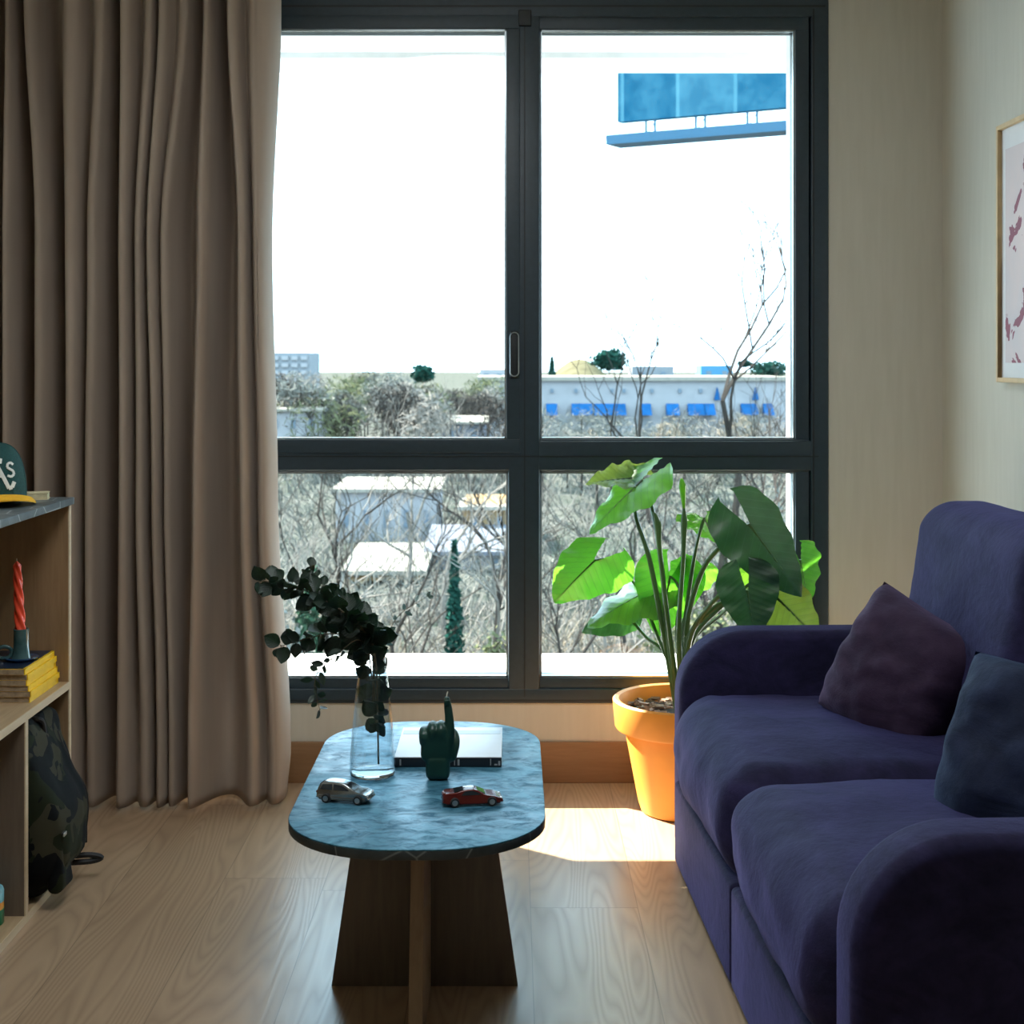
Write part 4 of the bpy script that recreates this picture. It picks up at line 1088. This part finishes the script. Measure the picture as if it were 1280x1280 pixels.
for px in (897, 945):
    lo, hi = bxm(px-4, px+4, 149.5, .6, 484, 500); MB().add([(lo[0],149.6,lo[2]), (hi[0],149.6,lo[2]), ((lo[0]+hi[0])/2,149.6,hi[2]), (lo[0],150.1,lo[2]), (hi[0],150.1,lo[2]), ((lo[0]+hi[0])/2,150.1,hi[2])], [(0,1,2), (3,5,4), (0,3,4,1), (1,4,5,2), (2,5,3,0)]).build('pennant', 'awning_blue', lb, smooth=False)
ap = thing('apartment_block', 'pale block of flats on the skyline at the far left', 'building', (X(361,230), 236, -5))
lo, hi = bxm(337, 387, 230, 12, 441, 500); MB().box(lo, hi).build('wall', 'facade_grey', ap, smooth=False)
for r in range(4):
    for c in range(4):
        lo, hi = bxm(340+c*12, 348+c*12, 229.7, .6, 445+r*9, 450+r*9); MB().box(lo, hi).build('window', 'house_white', ap, smooth=False)
def house(name, label, a, b, y, t, u, mat, roof=None, rt=0):
    h_ = thing(name, label, 'building', (X((a+b)/2, y), y+2, CH-(u-VY)*y/F))
    lo, hi = bxm(a, b, y, 6, t, u); MB().box(lo, hi).build('wall', mat, h_, smooth=False)
    if roof:
        zt = hi[2]; z2 = CH-(rt-VY)*(y+6)/F
        MB().add([(lo[0]-.2,y-.3,zt-.1), (hi[0]+.2,y-.3,zt-.1), (hi[0]+.2,y+6,z2), (lo[0]-.2,y+6,z2), (lo[0]-.2,y-.3,zt+.05), (hi[0]+.2,y-.3,zt+.05), (hi[0]+.2,y+6,z2+.15), (lo[0]-.2,y+6,z2+.15)],
                 [(0,1,2,3), (7,6,5,4), (0,4,5,1), (1,5,6,2), (2,6,7,3), (3,7,4,0)]).build('roof', roof, h_, smooth=False)
    n = max(2, int((b-a)/22))
    for k in range(n):
        q = lerp(a, b, (k+.5)/n); l2, h2 = bxm(q-3, q+3, y-.08, .2, lerp(t, u, .35), lerp(t, u, .65)); MB().box(l2, h2).build('window', 'win_dark', h_, smooth=False)
    return h_
house('shed', 'low shed with pale cream roof outside the lower left pane', 434, 526, 52, 714, 726, 'house_tan', 'roof_cream', 683)
house('house', 'white house behind bare trees in the lower left pane', 420, 545, 64, 612, 685, 'house_white', 'roof_cream', 600)
house('house', 'orange tan house behind the bare tree at the mullion', 578, 640, 62, 634, 668, 'house_tan', 'roof_cream', 626)
house('house', 'grey roofed house between the shed and the mullion', 536, 632, 56, 690, 712, 'house_white', 'roof_grey', 660)
house('house', 'pale blue house above the transom near the mullion', 552, 606, 95, 528, 556, 'roof_grey', 'roof_cream', 522)
house('house', 'white house with pitched roof near the curtain', 333, 400, 90, 512, 548, 'house_white', 'roof_cream', 500)
house('warehouse', 'small blue warehouse on the skyline right', 876, 916, 220, 457, 476, 'blue_metal')
house('house', 'grey flat house on the skyline beside the hill', 790, 842, 215, 458, 476, 'facade_grey')
house('house', 'pale flat house on the skyline left of the mullion', 600, 632, 180, 462, 476, 'house_white')
hs = MB(); rows = []
for i in range(9):
    yv = 192+i*4; r = []
    for j in range(21):
        t = -1+2*j/20; r.append(V((X(727, 200)+t*6.6, yv, -4+(5.4*math.cos(t*PI/2)**1.2)*math.cos((i-4)/5*PI/2)**.6)))
    rows.append(r)
plain('dry_grass', (.46,.42,.26), .9, .25, .6)
struct(hs.grid(rows).build('hill', 'dry_grass'), 'dry grass mound on the skyline', 'hill')

# billboard
bb = thing('billboard', 'large blue billboard on a steel pole beyond the right pane', 'billboard', (7.3, 38.2, gz(38)))
A_ = V((2.89, 40, 0)); Bv = V((7.1, 37.6, 0)); dv = (Bv-A_).normalized(); nv_ = V((dv.y, -dv.x, 0))
RB = Matrix(((dv.x, nv_.x, 0, A_.x), (dv.y, nv_.y, 0, A_.y), (0,0,1,0), (0,0,0,1)))
def obox(lo, hi): 
    return MB().box(lo, hi, mat=RB)
pm = obox((0, -.15, 7.60), (10.2, .15, 11.4)).build('panel', 'billboard', bb, smooth=False)
obox((-.05, -.1, 6.93), (10.25, .75, 7.18)).build('platform', 'billboard_frame', bb, smooth=False)
for k in range(7):
    x = .75+k*1.42; m = MB()
    for dx in (0, .26): m.box((x+dx, -.03, 7.1), (x+dx+.045, .05, 7.62), mat=RB)
    m.tube([RB@V((x+.02, 0, 7.2)), RB@V((x+.27, 0, 7.55))], .02, 4)
    m.build('bracket', 'pole_blue', bb, smooth=False)
pz = gz(38)-.4; pb = RB@V((4.98, .25, 0))
MB().tube([V((pb.x, pb.y, pz)), V((pb.x, pb.y, 3.6)), V((pb.x, pb.y, 3.62)), V((pb.x, pb.y, 7.0))], [.20, .20, .24, .24], 16).build('pole', 'pole_blue', bb)

# ------------------------------------------------------------------ light, sky, camera
az = V((.79, -.61, 0)).normalized(); el = math.radians(35.6)
sd = (az*math.cos(el)+V((0,0,-math.sin(el))))
su = bpy.data.lights.new('sun', 'SUN'); su.energy = 28; su.angle = math.radians(.6); su.color = (1, .92, .80)
s_o = bpy.data.objects.new('sun', su); C.objects.link(s_o); s_o.rotation_euler = sd.to_track_quat('-Z', 'Y').to_euler(); s_o.location = (-10, 14, 12)
cl = thing('fill_light', 'added unseen ceiling lamp over the middle of the room', 'fill', (-.2, 2.4, ZC-.07))  # added fitting out of view, there to brighten the curtain and shelf
MB().lathe([(.50,.07), (.52,.06), (.52,.012), (.50,.0), (.49,.02)], (-.2, 2.4, ZC-.07), 40, True, False).build('housing', 'mat_white', cl)
la = bpy.data.lights.new('fill', 'AREA'); la.shape = 'DISK'; la.size = .96; la.energy = 18; la.color = (.92, .97, 1.0)  # made-up room fill, not a known source
lo_ = bpy.data.objects.new('fill', la); C.objects.link(lo_); lo_.parent = cl; lo_.location = (0, 0, -.004)
wd = bpy.data.worlds.new('sky'); bpy.context.scene.world = wd; wd.use_nodes = True
nt = wd.node_tree; bg = nt.nodes['Background']; bg.inputs[0].default_value = (.58, .83, 1.0, 1); bg.inputs[1].default_value = 4.0
cam = bpy.data.cameras.new('camera'); co_ = bpy.data.objects.new('camera', cam); C.objects.link(co_)
co_.location = (0, 0, CH); co_.rotation_euler = (PI/2, 0, 0)
cam.sensor_width = 36; cam.sensor_fit = 'HORIZONTAL'; cam.lens = 36*F/1280; cam.shift_y = -(640-VY)/1280
cam.dof.use_dof = True; cam.dof.focus_distance = 3.2; cam.dof.aperture_fstop = 11; cam.clip_end = 2000
sc = bpy.context.scene; sc.camera = co_
vs = sc.view_settings; vs.view_transform = 'Standard'; vs.look = 'None'; vs.gamma = 1; vs.use_curve_mapping = False; vs.exposure = 0.6
cy = sc.cycles
try:
    cy.max_bounces = 14; cy.diffuse_bounces = 8; cy.transparent_max_bounces = 24; cy.sample_clamp_indirect = 12
except Exception: pass
